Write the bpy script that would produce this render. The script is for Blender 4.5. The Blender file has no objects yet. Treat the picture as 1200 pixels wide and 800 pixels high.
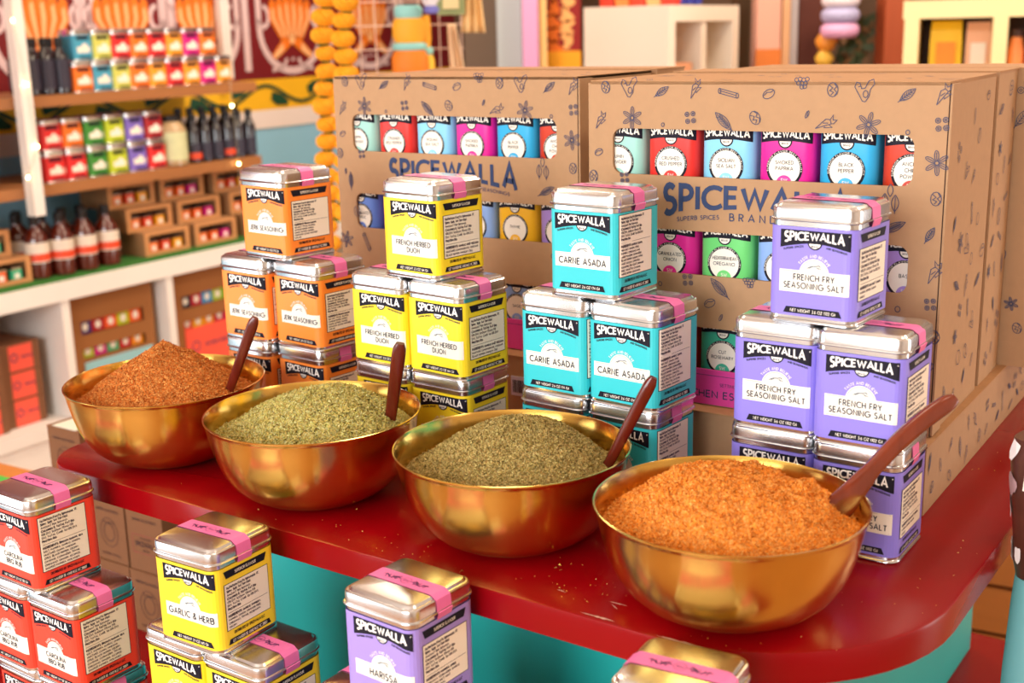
import bpy, math, random
from math import sin, cos, pi, radians, sqrt
from mathutils import Vector, Matrix
import numpy as np
random.seed(7)
RNG = np.random.default_rng(7)
SC = bpy.context.scene
COL = SC.collection

# ------------------------------------------------------------------ camera
# Frame of the scene: table top is z = 0, camera stands over the origin.
F_PX, PITCH, ROLL, CAM_Z = 1451.3, 0.2469, -0.0239, 0.3782
FWD = Vector((0, cos(PITCH), -sin(PITCH)))
UP0 = Vector((0, sin(PITCH), cos(PITCH)))
R0 = Vector((1, 0, 0))
AX_X = R0 * cos(ROLL) + UP0 * sin(ROLL)
AX_Y = UP0 * cos(ROLL) - R0 * sin(ROLL)
CAMP = Vector((0, 0, CAM_Z))
cam_data = bpy.data.cameras.new('camera')
cam = bpy.data.objects.new('camera', cam_data)
COL.objects.link(cam)
cam_data.sensor_width = 36.0
cam_data.lens = F_PX / 1200 * 36.0
cam_data.clip_start = 0.02
m = Matrix((AX_X, AX_Y, -FWD)).transposed().to_4x4()
m.translation = CAMP
cam.matrix_world = m
cam_data.dof.use_dof = True
cam_data.dof.focus_distance = 1.0
cam_data.dof.aperture_fstop = 7.2
cam_data.dof.aperture_blades = 9
SC.camera = cam

# ------------------------------------------------------------------ world, lights, exposure
SC.view_settings.view_transform = 'Standard'
SC.view_settings.look = 'None'
SC.view_settings.gamma = 1.0
SC.view_settings.exposure = 0.0
W = bpy.data.worlds.new('daylight'); SC.world = W; W.use_nodes = True
W.node_tree.nodes['Background'].inputs[0].default_value = (1.0, 0.93, 0.84, 1)
W.node_tree.nodes['Background'].inputs[1].default_value = 0.6

TH = radians(33.0)
EB = Vector((sin(TH), cos(TH), 0))       # towards the back of the shop
ER = Vector((cos(TH), -sin(TH), 0))      # towards the right of the shop
def room(e, b, z): return ER * e + EB * b + Vector((0, 0, z))
FLOOR_Z, CEIL_Z = -0.95, 1.95
E_L, E_R, B_F, B_B = -3.21, 2.7, -2.3, 4.54

def area_light(name, loc, target, sx, sy, power, color):
    d = bpy.data.lights.new(name, 'AREA'); d.shape = 'RECTANGLE'; d.size = sx; d.size_y = sy
    d.energy = power; d.color = color
    o = bpy.data.objects.new(name, d); COL.objects.link(o)
    o.location = loc
    o.rotation_euler = (Vector(target) - Vector(loc)).to_track_quat('-Z', 'Y').to_euler()
    return o
# daylight through the shop window behind the photographer; both side panels are added fill
area_light('window_daylight', room(-0.5, B_F + 0.12, 0.65), room(-0.5, 0, 0.45), 2.2, 1.5, 116, (0.93, 0.97, 1.0))
area_light('added_left_fill', room(E_L + 0.14, -1.35, 0.10), room(0, -1.35, 0.10), 1.5, 1.9, 34, (0.93, 0.97, 1.0))  # unseen panel added so lid fronts and bowls catch a bright reflection
area_light('added_right_fill', room(E_R - 0.12, 3.2, 0.05), room(0, 3.2, 0.05), 1.5, 1.9, 46, (0.95, 0.98, 1.0))  # unseen panel added to brighten the right faces of the lids
for e, b in ((-2.0, 0.9), (-0.6, 1.0), (1.0, 1.0), (-2.1, 2.9), (-0.6, 3.2), (1.2, 3.0)):
    area_light('added_ceiling_fill', room(e, b, CEIL_Z - 0.09), room(e, b, 0), 0.5, 0.5, 7 if b < 2 else 36, (1.0, 0.84, 0.64))  # unseen lamps, added as warm ambient fill

# ------------------------------------------------------------------ pixel rays -> places (1200 x 800 frame)
def ray(px, py):
    return FWD + AX_X * ((px - 600) / F_PX) - AX_Y * ((py - 400) / F_PX)
def at(px, py, Y):
    D = ray(px, py); return CAMP + D * (Y / D.y)
def on_z(px, py, z=0.0):
    D = ray(px, py); return CAMP + D * ((z - CAM_Z) / D.z)
def on_plane(px, py, P, N):
    D = ray(px, py); return CAMP + D * ((Vector(P) - CAMP).dot(N) / D.dot(N))

# ------------------------------------------------------------------ materials
MATS = {}
def lin(c):
    return tuple(((x / 255) / 12.92 if x / 255 <= 0.04045 else ((x / 255 + 0.055) / 1.055) ** 2.4) for x in c)
def mat(name, rgb, rough=0.5, metal=0.0, var=0.0, scale=40.0, coat=0.0, bump=0.0, emit=None, spec=0.5, stretch=None, trans=0.0):
    if name in MATS: return MATS[name]
    M = bpy.data.materials.new(name); M.use_nodes = True
    nt = M.node_tree; B = nt.nodes['Principled BSDF']
    c = (*lin(rgb), 1)
    B.inputs['Base Color'].default_value = c
    B.inputs['Roughness'].default_value = rough
    B.inputs['Metallic'].default_value = metal
    B.inputs['Coat Weight'].default_value = coat
    B.inputs['Coat Roughness'].default_value = 0.12
    B.inputs['Specular IOR Level'].default_value = spec
    B.inputs['Transmission Weight'].default_value = trans
    if var or bump:
        tc = nt.nodes.new('ShaderNodeTexCoord'); mp = nt.nodes.new('ShaderNodeMapping')
        if stretch: mp.inputs['Scale'].default_value = stretch
        nz = nt.nodes.new('ShaderNodeTexNoise'); nz.inputs['Scale'].default_value = scale; nz.inputs['Detail'].default_value = 4
        nt.links.new(tc.outputs['Object'], mp.inputs[0]); nt.links.new(mp.outputs[0], nz.inputs['Vector'])
        if var:
            mx = nt.nodes.new('ShaderNodeMix'); mx.data_type = 'RGBA'
            mx.inputs[6].default_value = tuple(x * (1 - var) for x in c[:3]) + (1,)
            mx.inputs[7].default_value = tuple(min(1, x * (1 + var)) for x in c[:3]) + (1,)
            nt.links.new(nz.outputs['Fac'], mx.inputs[0]); nt.links.new(mx.outputs[2], B.inputs['Base Color'])
        if bump:
            bp = nt.nodes.new('ShaderNodeBump'); bp.inputs['Strength'].default_value = bump; bp.inputs['Distance'].default_value = 0.001
            nt.links.new(nz.outputs['Fac'], bp.inputs['Height']); nt.links.new(bp.outputs[0], B.inputs['Normal'])
    if emit:
        B.inputs['Emission Color'].default_value = (*lin(rgb), 1); B.inputs['Emission Strength'].default_value = emit
    MATS[name] = M
    return M
TIN = mat('tin_metal', (216, 217, 219), 0.23, 1.0, 0.06, 300)
TINLID = mat('tin_lid_metal', (220, 221, 223), 0.25, 1.0, 0.05, 300)
INK = mat('dark_ink', (30, 30, 44), 0.5)
FINE = mat('fine_print_ink', (92, 84, 92), 0.5)
BANNER = mat('banner_black', (26, 23, 36), 0.6, spec=0.2)
CREAM = mat('cream_print', (244, 236, 220), 0.5)
FACTS = mat('facts_cream', (246, 234, 214), 0.5)
PINK = mat('pink_tape', (238, 118, 178), 0.45, 0, 0.05, 80)
TAPEINK = mat('tape_ink', (72, 34, 92), 0.5)
KRAFT = mat('kraft_card', (178, 138, 99), 0.75, 0, 0.07, 120, bump=0.05)
KRAFTD = mat('kraft_card_inside', (170, 122, 78), 0.8, 0, 0.08, 90)
KRAFTE = mat('kraft_card_edge', (176, 130, 86), 0.8, 0, 0.12, 160)
NAVY = mat('navy_print', (34, 54, 96), 0.6)
DOOD = mat('doodle_print', (66, 66, 92), 0.65)
WHITE = mat('white_paint', (238, 232, 224), 0.45, 0, 0.03, 12)
BLACKC = mat('black_cap', (24, 22, 24), 0.35)
MAG = mat('magenta_card', (226, 62, 156), 0.55)

# ------------------------------------------------------------------ mesh builder and object helpers
class G:
    def __init__(s): s.v = []; s.f = []; s.mi = []
    def add(s, vs, fs, mi=0):
        b = len(s.v); s.v.extend([tuple(x) for x in vs]); s.f.extend([tuple(i + b for i in f) for f in fs]); s.mi.extend([mi] * len(fs))
    def box(s, c, d, mi=0, yaw=0.0):
        x, y, z = c; a, b, e = d[0] / 2, d[1] / 2, d[2] / 2
        cs, sn = cos(yaw), sin(yaw)
        vs = [(x + cs * i * a - sn * j * b, y + sn * i * a + cs * j * b, z + k * e) for k in (-1, 1) for j in (-1, 1) for i in (-1, 1)]
        s.add(vs, [(0, 2, 3, 1), (4, 5, 7, 6), (0, 1, 5, 4), (2, 6, 7, 3), (0, 4, 6, 2), (1, 3, 7, 5)], mi)
    def rings(s, rs, closed=True, cap0=False, cap1=False, mi=0):
        n = len(rs[0]); b = len(s.v)
        for r in rs: s.v.extend([tuple(x) for x in r])
        k0 = len(s.f)
        for i in range(len(rs) - 1):
            for j in range(n if closed else n - 1):
                a = b + i * n + j; c = b + i * n + (j + 1) % n
                s.f.append((a, c, c + n, a + n))
        if cap0: s.f.append(tuple(b + j for j in reversed(range(n))))
        if cap1: s.f.append(tuple(b + (len(rs) - 1) * n + j for j in range(n)))
        s.mi.extend([mi] * (len(s.f) - k0))
    def poly(s, pts, mi=0): s.add(pts, [tuple(range(len(pts)))], mi)
    def tube(s, pts, rad, n=6, mi=0, caps=True):
        pts = [Vector(p) for p in pts]; rs = []
        if not hasattr(rad, '__len__'): rad = [rad] * len(pts)
        prev = None
        for i, p in enumerate(pts):
            t = (pts[min(i + 1, len(pts) - 1)] - pts[max(i - 1, 0)]).normalized()
            if prev is None: u = t.cross(Vector((0, 0, 1)) if abs(t.z) < .9 else Vector((1, 0, 0))).normalized()
            else: u = (prev - t * prev.dot(t)).normalized()
            prev = u; w = t.cross(u)
            rs.append([p + (u * cos(2 * pi * k / n) + w * sin(2 * pi * k / n)) * rad[i] for k in range(n)])
        s.rings(rs, True, caps, caps, mi)
    def mesh(s, name, mats, smooth=None):
        me = bpy.data.meshes.new(name); me.from_pydata(s.v, [], s.f)
        for m_ in mats: me.materials.append(m_)
        if len(mats) > 1: me.polygons.foreach_set('material_index', s.mi)
        if smooth is not None:
            me.shade_smooth()
            me.set_sharp_from_angle(angle=radians(smooth))
        me.update(); return me
def link(name, me, parent=None, loc=(0, 0, 0), rz=0.0, rot=None):
    o = bpy.data.objects.new(name, me); COL.objects.link(o)
    o.location = loc; o.rotation_euler = rot if rot else (0, 0, rz)
    if parent: o.parent = parent
    return o
def tag(o, label=None, cat=None, group=None, kind=None):
    if label: o['label'] = label
    if cat: o['category'] = cat
    if group: o['group'] = group
    if kind: o['kind'] = kind
    return o
def empty(name, loc, rz, label, cat, group=None):
    o = bpy.data.objects.new(name, None); COL.objects.link(o)
    o.empty_display_size = 0.02
    o.location = loc; o.rotation_euler = (0, 0, rz)
    return tag(o, label, cat, group)
def boxpart(name, m_, parent, c, d, yaw=0.0, bev=0.0):
    g = G(); g.box(c, d, 0, yaw); return link(name, g.mesh(name, [m_]), parent)
def lathe(profile, n=64, mi=0, g=None, closed=False):
    g = g or G()
    g.rings([[(r * cos(2 * pi * k / n), r * sin(2 * pi * k / n), z) for k in range(n)] for r, z in profile], True, False, False, mi)
    return g

# ------------------------------------------------------------------ stroke lettering
def A(cx, cy, rx, ry, a0, a1, n=7):
    return [(cx + rx * cos(radians(a0 + (a1 - a0) * i / n)), cy + ry * sin(radians(a0 + (a1 - a0) * i / n))) for i in range(n + 1)]
GL = {
 'A': (.74, [[(0, 0), (.37, 1), (.74, 0)], [(.14, .32), (.60, .32)]]),
 'B': (.52, [[(0, 0), (0, 1), (.26, 1)] + A(.26, .76, .22, .24, 90, -90, 5) + [(0, .52)], [(.26, .52)] + A(.28, .26, .26, .26, 90, -90, 6) + [(0, 0)]]),
 'C': (.74, [A(.5, .5, .5, .5, 50, 310, 12)]),
 'D': (.68, [[(0, 0), (0, 1), (.2, 1)] + A(.2, .5, .48, .5, 90, -90, 9) + [(0, 0)]]),
 'E': (.48, [[(.48, 1), (0, 1), (0, 0), (.48, 0)], [(0, .52), (.44, .52)]]),
 'F': (.46, [[(.46, 1), (0, 1), (0, 0)], [(0, .5), (.42, .5)]]),
 'G': (.96, [A(.5, .5, .5, .5, 50, 345, 13) + [(.98, .5), (.56, .5)]]),
 'H': (.62, [[(0, 0), (0, 1)], [(.62, 0), (.62, 1)], [(0, .5), (.62, .5)]]),
 'I': (.02, [[(.01, 0), (.01, 1)]]),
 'J': (.44, [[(.42, 1), (.42, .24)] + A(.18, .24, .24, .26, 0, -150, 6)]),
 'K': (.56, [[(0, 0), (0, 1)], [(.54, 1), (0, .45)], [(.12, .56), (.56, 0)]]),
 'L': (.44, [[(0, 1), (0, 0), (.44, 0)]]),
 'M': (.86, [[(0, 0), (.1, 1), (.43, .2), (.76, 1), (.86, 0)]]),
 'N': (.64, [[(0, 0), (0, 1), (.64, 0), (.64, 1)]]),
 'O': (.96, [A(.48, .5, .48, .5, 0, 360, 14)]),
 'P': (.5, [[(0, 0), (0, 1), (.24, 1)] + A(.24, .74, .26, .26, 90, -90, 6) + [(0, .48)]]),
 'Q': (.96, [A(.48, .5, .48, .5, 0, 360, 14), [(.6, .25), (.96, -.05)]]),
 'R': (.52, [[(0, 0), (0, 1), (.24, 1)] + A(.24, .74, .26, .26, 90, -90, 6) + [(0, .48)], [(.22, .48), (.52, 0)]]),
 'S': (.5, [A(.26, .75, .22, .25, 35, 270, 8)[:-1] + A(.25, .26, .25, .26, 90, -145, 8)]),
 'T': (.56, [[(0, 1), (.56, 1)], [(.28, 1), (.28, 0)]]),
 'U': (.6, [[(0, 1), (0, .3)] + A(.3, .3, .3, .3, 180, 360, 8) + [(.6, 1)]]),
 'V': (.68, [[(0, 1), (.34, 0), (.68, 1)]]),
 'W': (1.04, [[(0, 1), (.27, 0), (.52, .9), (.77, 0), (1.04, 1)]]),
 'X': (.6, [[(0, 0), (.6, 1)], [(0, 1), (.6, 0)]]),
 'Y': (.6, [[(0, 1), (.3, .46), (.6, 1)], [(.3, .46), (.3, 0)]]),
 'Z': (.58, [[(0, 1), (.58, 1), (0, 0), (.58, 0)]]),
 '&': (.7, [[(.7, 0), (.18, .68)] + A(.32, .8, .17, .2, 210, -20, 7) + A(.25, .24, .25, .24, 80, 300, 7) + [(.62, .4)]]),
 '.': (.04, [[(0, 0), (.05, .06)]]), ',': (.04, [[(.04, .08), (0, -.12)]]), ':': (.04, [[(0, .1), (.04, .16)], [(0, .6), (.04, .66)]]),
 '-': (.3, [[(0, .45), (.3, .45)]]), '(': (.2, [A(.3, .5, .3, .6, 120, 240, 4)]), ')': (.2, [A(-.1, .5, .3, .6, 60, -60, 4)]),
 "'": (.04, [[(0, 1), (0, .75)]]), '/': (.4, [[(0, 0), (.4, 1)]]), '%': (.6, [[(0, 0), (.6, 1)], A(.12, .82, .12, .16, 0, 360, 6), A(.48, .18, .12, .16, 0, 360, 6)]),
 '0': (.56, [A(.28, .5, .28, .5, 0, 360, 12)]), '1': (.2, [[(0, .8), (.18, 1), (.18, 0)]]),
 '2': (.5, [A(.25, .74, .24, .26, 165, -30, 7) + [(0, 0), (.5, 0)]]), '3': (.5, [A(.24, .76, .22, .24, 150, -90, 7), A(.24, .26, .26, .26, 90, -150, 7)]),
 '5': (.5, [[(.46, 1), (.08, 1), (.04, .56)] + A(.23, .32, .26, .32, 110, -140, 7)]), '6': (.5, [[(.4, 1), (.08, .5)] + A(.25, .28, .25, .28, 160, -200, 10)]),
 '7': (.5, [[(0, 1), (.5, 1), (.14, 0)]]), '8': (.5, [A(.25, .76, .2, .24, -90, 270, 10), A(.25, .26, .25, .26, 90, -270, 10)]),
 '4': (.5, [[(.4, 0), (.4, 1), (0, .3), (.52, .3)]]), '9': (.5, [A(.25, .72, .25, .28, -20, 340, 10) + [(.42, .5), (.1, 0)]]),
}
def stroke(g, pts, th, fn, mi=0, closed=False):
    """A flat ribbon of width th along pts, every vertex put in place by fn(x, y)."""
    n = len(pts)
    if n < 2: return
    if closed and (abs(pts[0][0] - pts[-1][0]) + abs(pts[0][1] - pts[-1][1])) > 1e-9: pts = list(pts) + [pts[0]]; n += 1
    L, R = [], []
    for i in range(n):
        a = pts[max(i - 1, 0)]; b = pts[i]; c = pts[min(i + 1, n - 1)]
        d1 = Vector((b[0] - a[0], b[1] - a[1])); d2 = Vector((c[0] - b[0], c[1] - b[1]))
        if d1.length < 1e-12: d1 = d2
        if d2.length < 1e-12: d2 = d1
        if d1.length < 1e-12: return
        d1.normalize(); d2.normalize()
        t = d1 + d2
        if t.length < 1e-4: t = d1.copy()
        t.normalize(); nx, ny = -t.y, t.x
        k = 1 / max(0.5, abs(nx * -d1.y + ny * d1.x))
        L.append((b[0] + nx * th / 2 * k, b[1] + ny * th / 2 * k)); R.append((b[0] - nx * th / 2 * k, b[1] - ny * th / 2 * k))
    vs = [fn(*p) for p in L] + [fn(*p) for p in R]
    g.add(vs, [(i + n, i + n + 1, i + 1, i) for i in range(n - 1)], mi)
def text_width(t, gap=.26, space=.5):
    w = 0
    for ch in t: w += (space if ch == ' ' else GL.get(ch, (.5, []))[0] + gap)
    return w - gap
def text(g, t, cx, y, h, fn, th=.14, width=None, gap=.26, mi=0, space=.5, left=False):
    """Line of lettering centred on cx with its baseline at y; the letters are h tall; fn places (x, y)."""
    w = text_width(t, gap, space); sx = h
    if width: sx = width / w
    x = cx if left else cx - w * sx / 2
    for ch in t:
        if ch == ' ': x += space * sx; continue
        gw, st = GL.get(ch, (.5, []))
        for s_ in st:
            stroke(g, [(x + px * sx, y + py * h) for px, py in s_], th * h, fn, mi)
        x += (gw + gap) * sx
def arc_text(g, t, cx, cy, rad, h, fn, spread, th=.15, mi=0, flip=False):
    """Lettering on a circle; spread = angle in degrees that the whole line takes."""
    w = text_width(t, .35, .5); x = 0
    for ch in t:
        if ch == ' ': x += .5; continue
        gw, st = GL.get(ch, (.5, []))
        sgn = -1 if not flip else 1
        def place(px, py, x0=x):
            a = radians(90 if not flip else 270) + sgn * radians(spread) * ((x0 + px) / w - .5)
            r = rad + (py * h if not flip else -(py * h) + h)
            return (cx + r * cos(a), cy + r * sin(a))
        for s_ in st: stroke(g, [place(px, py) for px, py in s_], th * h, fn, mi)
        x += gw + .35

# ------------------------------------------------------------------ the square tins
TIN_H, HW, RC = 0.085, 0.033, 0.009
QL = 2 * (HW - RC) + pi * RC / 2
def rsq(hw, r, n=5):
    pts = []
    for q, (cx, cy) in enumerate(((hw - r, hw - r), (-hw + r, hw - r), (-hw + r, -hw + r), (hw - r, -hw + r))):
        for k in range(n + 1):
            a = pi / 2 * q + pi / 2 * k / n
            pts.append((cx + r * cos(a), cy + r * sin(a)))
    return pts
def wrap(p, z, off=0.0):
    """Point of the printed sleeve: p runs round the tin, 0 in the middle of the front, QL in the middle of the right side."""
    k = math.floor((p + QL / 2) / QL); q = p - k * QL
    fl = HW - RC
    if q < -fl:
        a = (q + fl) / RC; x = -fl + RC * sin(a) + off * sin(a); y = -HW + RC * (1 - cos(a)) - off * cos(a)
    elif q > fl:
        a = (q - fl) / RC; x = fl + RC * sin(a) + off * sin(a); y = -HW + RC * (1 - cos(a)) - off * cos(a)
    else: x, y = q, -HW - off
    a = k * pi / 2
    return (x * cos(a) - y * sin(a), x * sin(a) + y * cos(a), z)
def lay(off): return lambda p, z: wrap(p, z, off)
def sheet(g, p0, p1, z0, z1, off, mi=0, zf0=None, zf1=None, n=28):
    """Printed panel from p0 to p1; zf0/zf1 give a curved lower/upper edge."""
    lo, hi = [], []
    for i in range(n + 1):
        p = p0 + (p1 - p0) * i / n
        lo.append(wrap(p, zf0(p) if zf0 else z0, off)); hi.append(wrap(p, zf1(p) if zf1 else z1, off))
    g.add(lo + hi, [(i, i + 1, i + n + 2, i + n + 1) for i in range(n)], mi)

g = G()
prof = [(.0300, .0004), (.0326, .0002), (.0334, .0010), (.0332, .0020), (.0322, .0028), (.0322, .0780)]
g.rings([[(x, y, z) for x, y in rsq(h_, RC + h_ - HW)] for h_, z in prof], True, True, False)
TIN_BODY = g.mesh('tin_body', [TIN], 40)
g = G()
prof = [(.0318, .0734), (.0336, .0728), (.0344, .0735), (.0340, .0743), (.0330, .0747), (.0330, .0806), (.0326, .0820), (.0316, .0828), (.0306, .0829), (.0300, .0836), (.0290, .0846), (.0270, .0850), (.0100, .0851)]
g.rings([[(x, y, z) for x, y in rsq(h_, max(.003, RC + (h_ - HW) * .8))] for h_, z in prof], True, False, True)
TIN_LID = g.mesh('tin_lid', [TINLID], 27)
# paper tape over the lid, with a scroll ornament printed on it
g = G(); pc, pw = .0000, .0150
ys = (-.0085, .0065)
path = [(.0334, .0685), (.0345, .0722), (.0348, .0735), (.03425, .0722), (.0338, .0742), (.0334, .0806), (.0329, .0824), (.0312, .0834), (.0292, .0850), (.0270, .0855)]
path = [q for q in path if q != (.03425, .0722)]
path = path + [(-x, z) for x, z in reversed(path)]
g.rings([[(x, ys[0], z) for x, z in path], [(x, ys[1], z) for x, z in path]], False)
TAPE = g.mesh('tape', [PINK], 40)
g = G()
fn = lambda x, y: (x, -.001 + y, .0857)
for sx in (-1, 1):
    stroke(g, [(sx * (.005 + .015 * t), .0016 * sin(9 * t) - .0004) for t in [i / 14 for i in range(15)]], .0007, fn)
    stroke(g, [(sx * (.006 + .012 * t), .0030 * sin(6 * t + 1.1) * (1 - t * .5)) for t in [i / 14 for i in range(15)]], .0006, fn)
    stroke(g, [(sx * .009 + .002 * cos(a), .0015 * sin(a)) for a in [i * .6 for i in range(11)]], .0006, fn)
    for k in range(4): stroke(g, [(sx * (.008 + .003 * k), -.0030), (sx * (.0095 + .003 * k), .0018)], .0006, fn)
stroke(g, A(0, 0, .0040, .0040, 0, 360, 14), .0003, fn)
text(g, 'SW', 0, -.0012, .0024, fn, .16)
TAPE_INK = g.mesh('tape_ornament', [TAPEINK])

def bfont(g, lines, p0, z0, z1, width, fn, mi=0):
    """Small print: each line is a text turned to mesh and laid on the panel."""
    n = len(lines); dz = (z0 - z1) / n
    for i, ln in enumerate(lines):
        if not ln: continue
        if ln == '-':
            stroke(g, [(p0, z0 - (i + .6) * dz), (p0 + width, z0 - (i + .6) * dz)], .0003, fn, mi); continue
        bold = ln[0] == '*'
        if bold: ln = ln[1:]
        x = p0; h = dz * .58; zz = z0 - (i + .82) * dz
        w = text_width(ln.upper(), .25, .45)
        sx = min(h * 1.0, width / w)
        cur = x
        for ch in ln:
            if ch == ' ': cur += .45 * sx; continue
            gw, st = GL.get(ch.upper(), (.5, []))
            hh = h if (ch.isupper() or ch.isdigit() or ch in 'bdfhklt(%)') else h * .74
            for s_ in st: stroke(g, [(cur + a * sx, zz + b * hh) for a, b in s_], .00062 if bold else .00040, fn, mi)
            cur += (gw + .25) * sx

FAMS = {}
def tin_family(key, color, name_lines, ptop, pbot, d, facts_top, facts, netw, strip=True, mcol=None):
    mc = mat('label_' + key, color, 0.42, 0, 0.02, 30)
    L = {}
    # sleeve
    g = G()
    n = 16 * 4
    for z0_, z1_ in ((.0050, .0690),):
        lo = []; hi = []
        for q in range(4):
            for t in (-1, -.5, 0, .5, 1): pass
        ps = []
        fl = HW - RC
        for q in range(4):
            c = q * QL
            ps += [c - QL / 2 + RC * pi / 4 * k / 3 for k in range(3)] + [c - fl, c, c + fl] + [c + fl + RC * pi / 4 * k / 3 for k in (1, 2)]
        ring0 = [wrap(p, z0_, 0) for p in ps]; ring1 = [wrap(p, z1_, 0) for p in ps]
        g.rings([ring0, ring1], True)
    # lower bar on the front and bars on the side
    fn2, fn3 = lay(.00030), lay(.00045)
    def trap(c, w0, w1, z0, z1):
        vs = []
        k = 16
        for i in range(k + 1):
            t = -1 + 2 * i / k
            vs.append(wrap(c + t * w0 / 2, z0, .0003))
        for i in range(k + 1):
            t = -1 + 2 * i / k
            vs.append(wrap(c + t * w1 / 2, z1, .0003))
        g.add(vs, [(i, i + 1, i + k + 2, i + k + 1) for i in range(k)], 1)
    fc = .0045 + d
    trap(fc - .0005, .0440, .0398, .0070, .0116)
    text(g, 'NET WEIGHT ' + netw, fc, .0082, .0020, fn3, .16, mi=2, gap=.2)
    sc_ = QL - .0020 + d
    trap(sc_, .0450, .0415, .0070, .0112)
    text(g, 'LET WANDER BE ASHEVILLE NC 28801', sc_, .0080, .0021, fn3, .15, width=.036, mi=2, gap=.2)
    text(g, 'DISTRIBUTED BY SPICEWALLA LLC', sc_, .0143, .0020, fn3, .2, width=.032, mi=1, gap=.2)
    if strip:
        trap(sc_, .0405, .0450, .0600, .0660)
        text(g, 'SUPERIOR FLAVOUR', sc_, .0618, .0022, fn3, .15, width=.022, mi=2, gap=.2)
    arc_text(g, 'TASTE AND BELIEVE', fc, ptop - .0022, .0122, .0019, fn3, 115, .17, mi=3)
    L['label'] = g.mesh('label_' + key, [mc, BANNER, CREAM, mat('label_white', (250, 246, 238), .5)])
    # banner with the name of the shop
    g = G()
    bw = .0520
    def bot(p):
        t = (p - fc) / (bw / 2); return .0580 - .0042 * abs(t) ** 1.6
    sheet(g, fc - bw / 2, fc + bw / 2, 0, .0668, .0003, 0, zf0=bot)
    k = 12
    vs = [wrap(fc + .0056 * cos(pi + pi * i / k), .0590 + .0056 * sin(pi + pi * i / k), .0004) for i in range(k + 1)]
    g.poly(vs, 0)
    vs = [wrap(fc + .0043 * cos(pi + pi * i / k), .0578 + .0034 * sin(pi + pi * i / k), .0005) for i in range(k + 1)]
    g.poly(vs, 1)
    def wfn(x, y):
        # lettering grows towards both ends, top edge straight
        t = x / (bw / 2); H_ = .0046 + .0032 * abs(t) ** 1.6
        return wrap(fc + x, .0653 - (1 - y) * H_, .0006)
    text(g, 'SPICEWALLA', 0, 0, 1.0, lambda x, y: wfn(x, y), th=.0, width=.0455) if False else None
    w = text_width('SPICEWALLA', .24); sx = .0440 / w; x = -.0452 / 2
    for ch in 'SPICEWALLA':
        gw, st = GL[ch]
        for s_ in st:
            pp = [(x + a * sx, b) for a, b in s_]
            # ribbon in banner units
            q = [(a / .0062, b) for a, b in pp]
            stroke(g, q, .22, lambda a, b: wfn(a * .0062, b), 1)
        x += (gw + .24) * sx
    stroke(g, [(a, b) for a, b in A(fc + .0247, .0648, .0004, .0004, 0, 360, 6)], .0002, lay(.0006), 1)
    def sub(x0, s_):
        text(g, s_, 0, 0, 1, lambda a, b: wrap(fc + x0 + a, bot(fc + x0 + a) - .0022 + b * .0016, .0004), th=.17, width=.0140, gap=.2, mi=2) if False else None
        ww = text_width(s_, .25); sx2 = .0150 / ww; xx = x0 - .0075
        for ch in s_:
            if ch == ' ': xx += .5 * sx2; continue
            gw, st = GL[ch]
            for t_ in st:
                stroke(g, [((xx + a * sx2) / .0014, b) for a, b in t_], .26, lambda a, b: wrap(fc + a * .0014, bot(fc + a * .0014) - .0024 + b * .0013, .0004), 2)
            xx += (gw + .25) * sx2
    sub(-.0160, 'SUPERB SPICES'); sub(.0160, 'AND SEASONINGS')
    text(g, 'BRAND', fc, .0552, .0014, lay(.0007), .18, gap=.2, mi=2)
    L['brand_banner'] = g.mesh('banner_' + key, [BANNER, mat('banner_white', (250, 246, 238), .5), INK])
    # cream panel with the flavour
    g = G()
    pw2 = .0520
    sheet(g, fc - pw2 / 2, fc + pw2 / 2, pbot, ptop, .0003, 0)
    k = 14; r_ = .0112; cy = ptop - .0022
    a0 = math.asin(.0022 / r_)
    vs = [wrap(fc + r_ * cos(a0 + (pi - 2 * a0) * i / k), cy + r_ * sin(a0 + (pi - 2 * a0) * i / k), .00032) for i in range(k + 1)]
    g.poly(vs, 0)
    stroke(g, [(fc + (r_ - .0011) * cos(a0 + .15 + (pi - 2 * a0 - .3) * i / k), cy + (r_ - .0011) * sin(a0 + .15 + (pi - 2 * a0 - .3) * i / k)) for i in range(k + 1)], .00025, lay(.0005), 1)
    for sgn in (-1, 1): stroke(g, [(fc + sgn * .0115, ptop - .0008), (fc + sgn * .0245, ptop - .0008)], .00025, lay(.0005), 1)
    stroke(g, [(fc - .0245, pbot + .0009), (fc + .0245, pbot + .0009)], .00025, lay(.0005), 1)
    # little leaping animal
    zc = ptop + .0032
    stroke(g, [(fc - .0045, zc - .0008), (fc - .002, zc + .0004), (fc + .001, zc + .0006), (fc + .0035, zc + .0013), (fc + .0048, zc + .0004)], .0007, lay(.0005), 1)
    for a, b in ((-.003, -.0055), (-.0015, -.004), (.0015, .004), (.0025, .0055)):
        stroke(g, [(fc + a, zc), (fc + b, zc - .0014)], .0004, lay(.0005), 1)
    nl = len(name_lines); hh = min(.0040 if nl == 2 else .0048, .0460 / max(text_width(l_, .30) for l_ in name_lines) / .95)
    for i, ln in enumerate(name_lines):
        y = (pbot + ((ptop - pbot) - hh) * .42 if nl == 1 else pbot + .0030 + (nl - 1 - i) * (hh + .0020))
        wd = text_width(ln, .30) * hh * .95
        text(g, ln, fc, y, hh, lay(.0005), .19, width=wd, gap=.30, mi=2)
    L['name_panel'] = g.mesh('name_' + key, [CREAM, mat('fine_line', (110, 120, 130), .6), mat('name_ink', (38, 44, 60), .55)])
    # facts panel
    g = G()
    f0, f1, z1_, z0_ = QL - .0245 + d, QL + .0205 + d, facts_top, .0190
    fn = lay(.0003)
    sheet(g, f0 - .0006, f1 + .0006, z0_ - .0006, z1_ + .0004, .00025, 1)
    sheet(g, f0, f1, z0_, z1_, .0004, 0)
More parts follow.
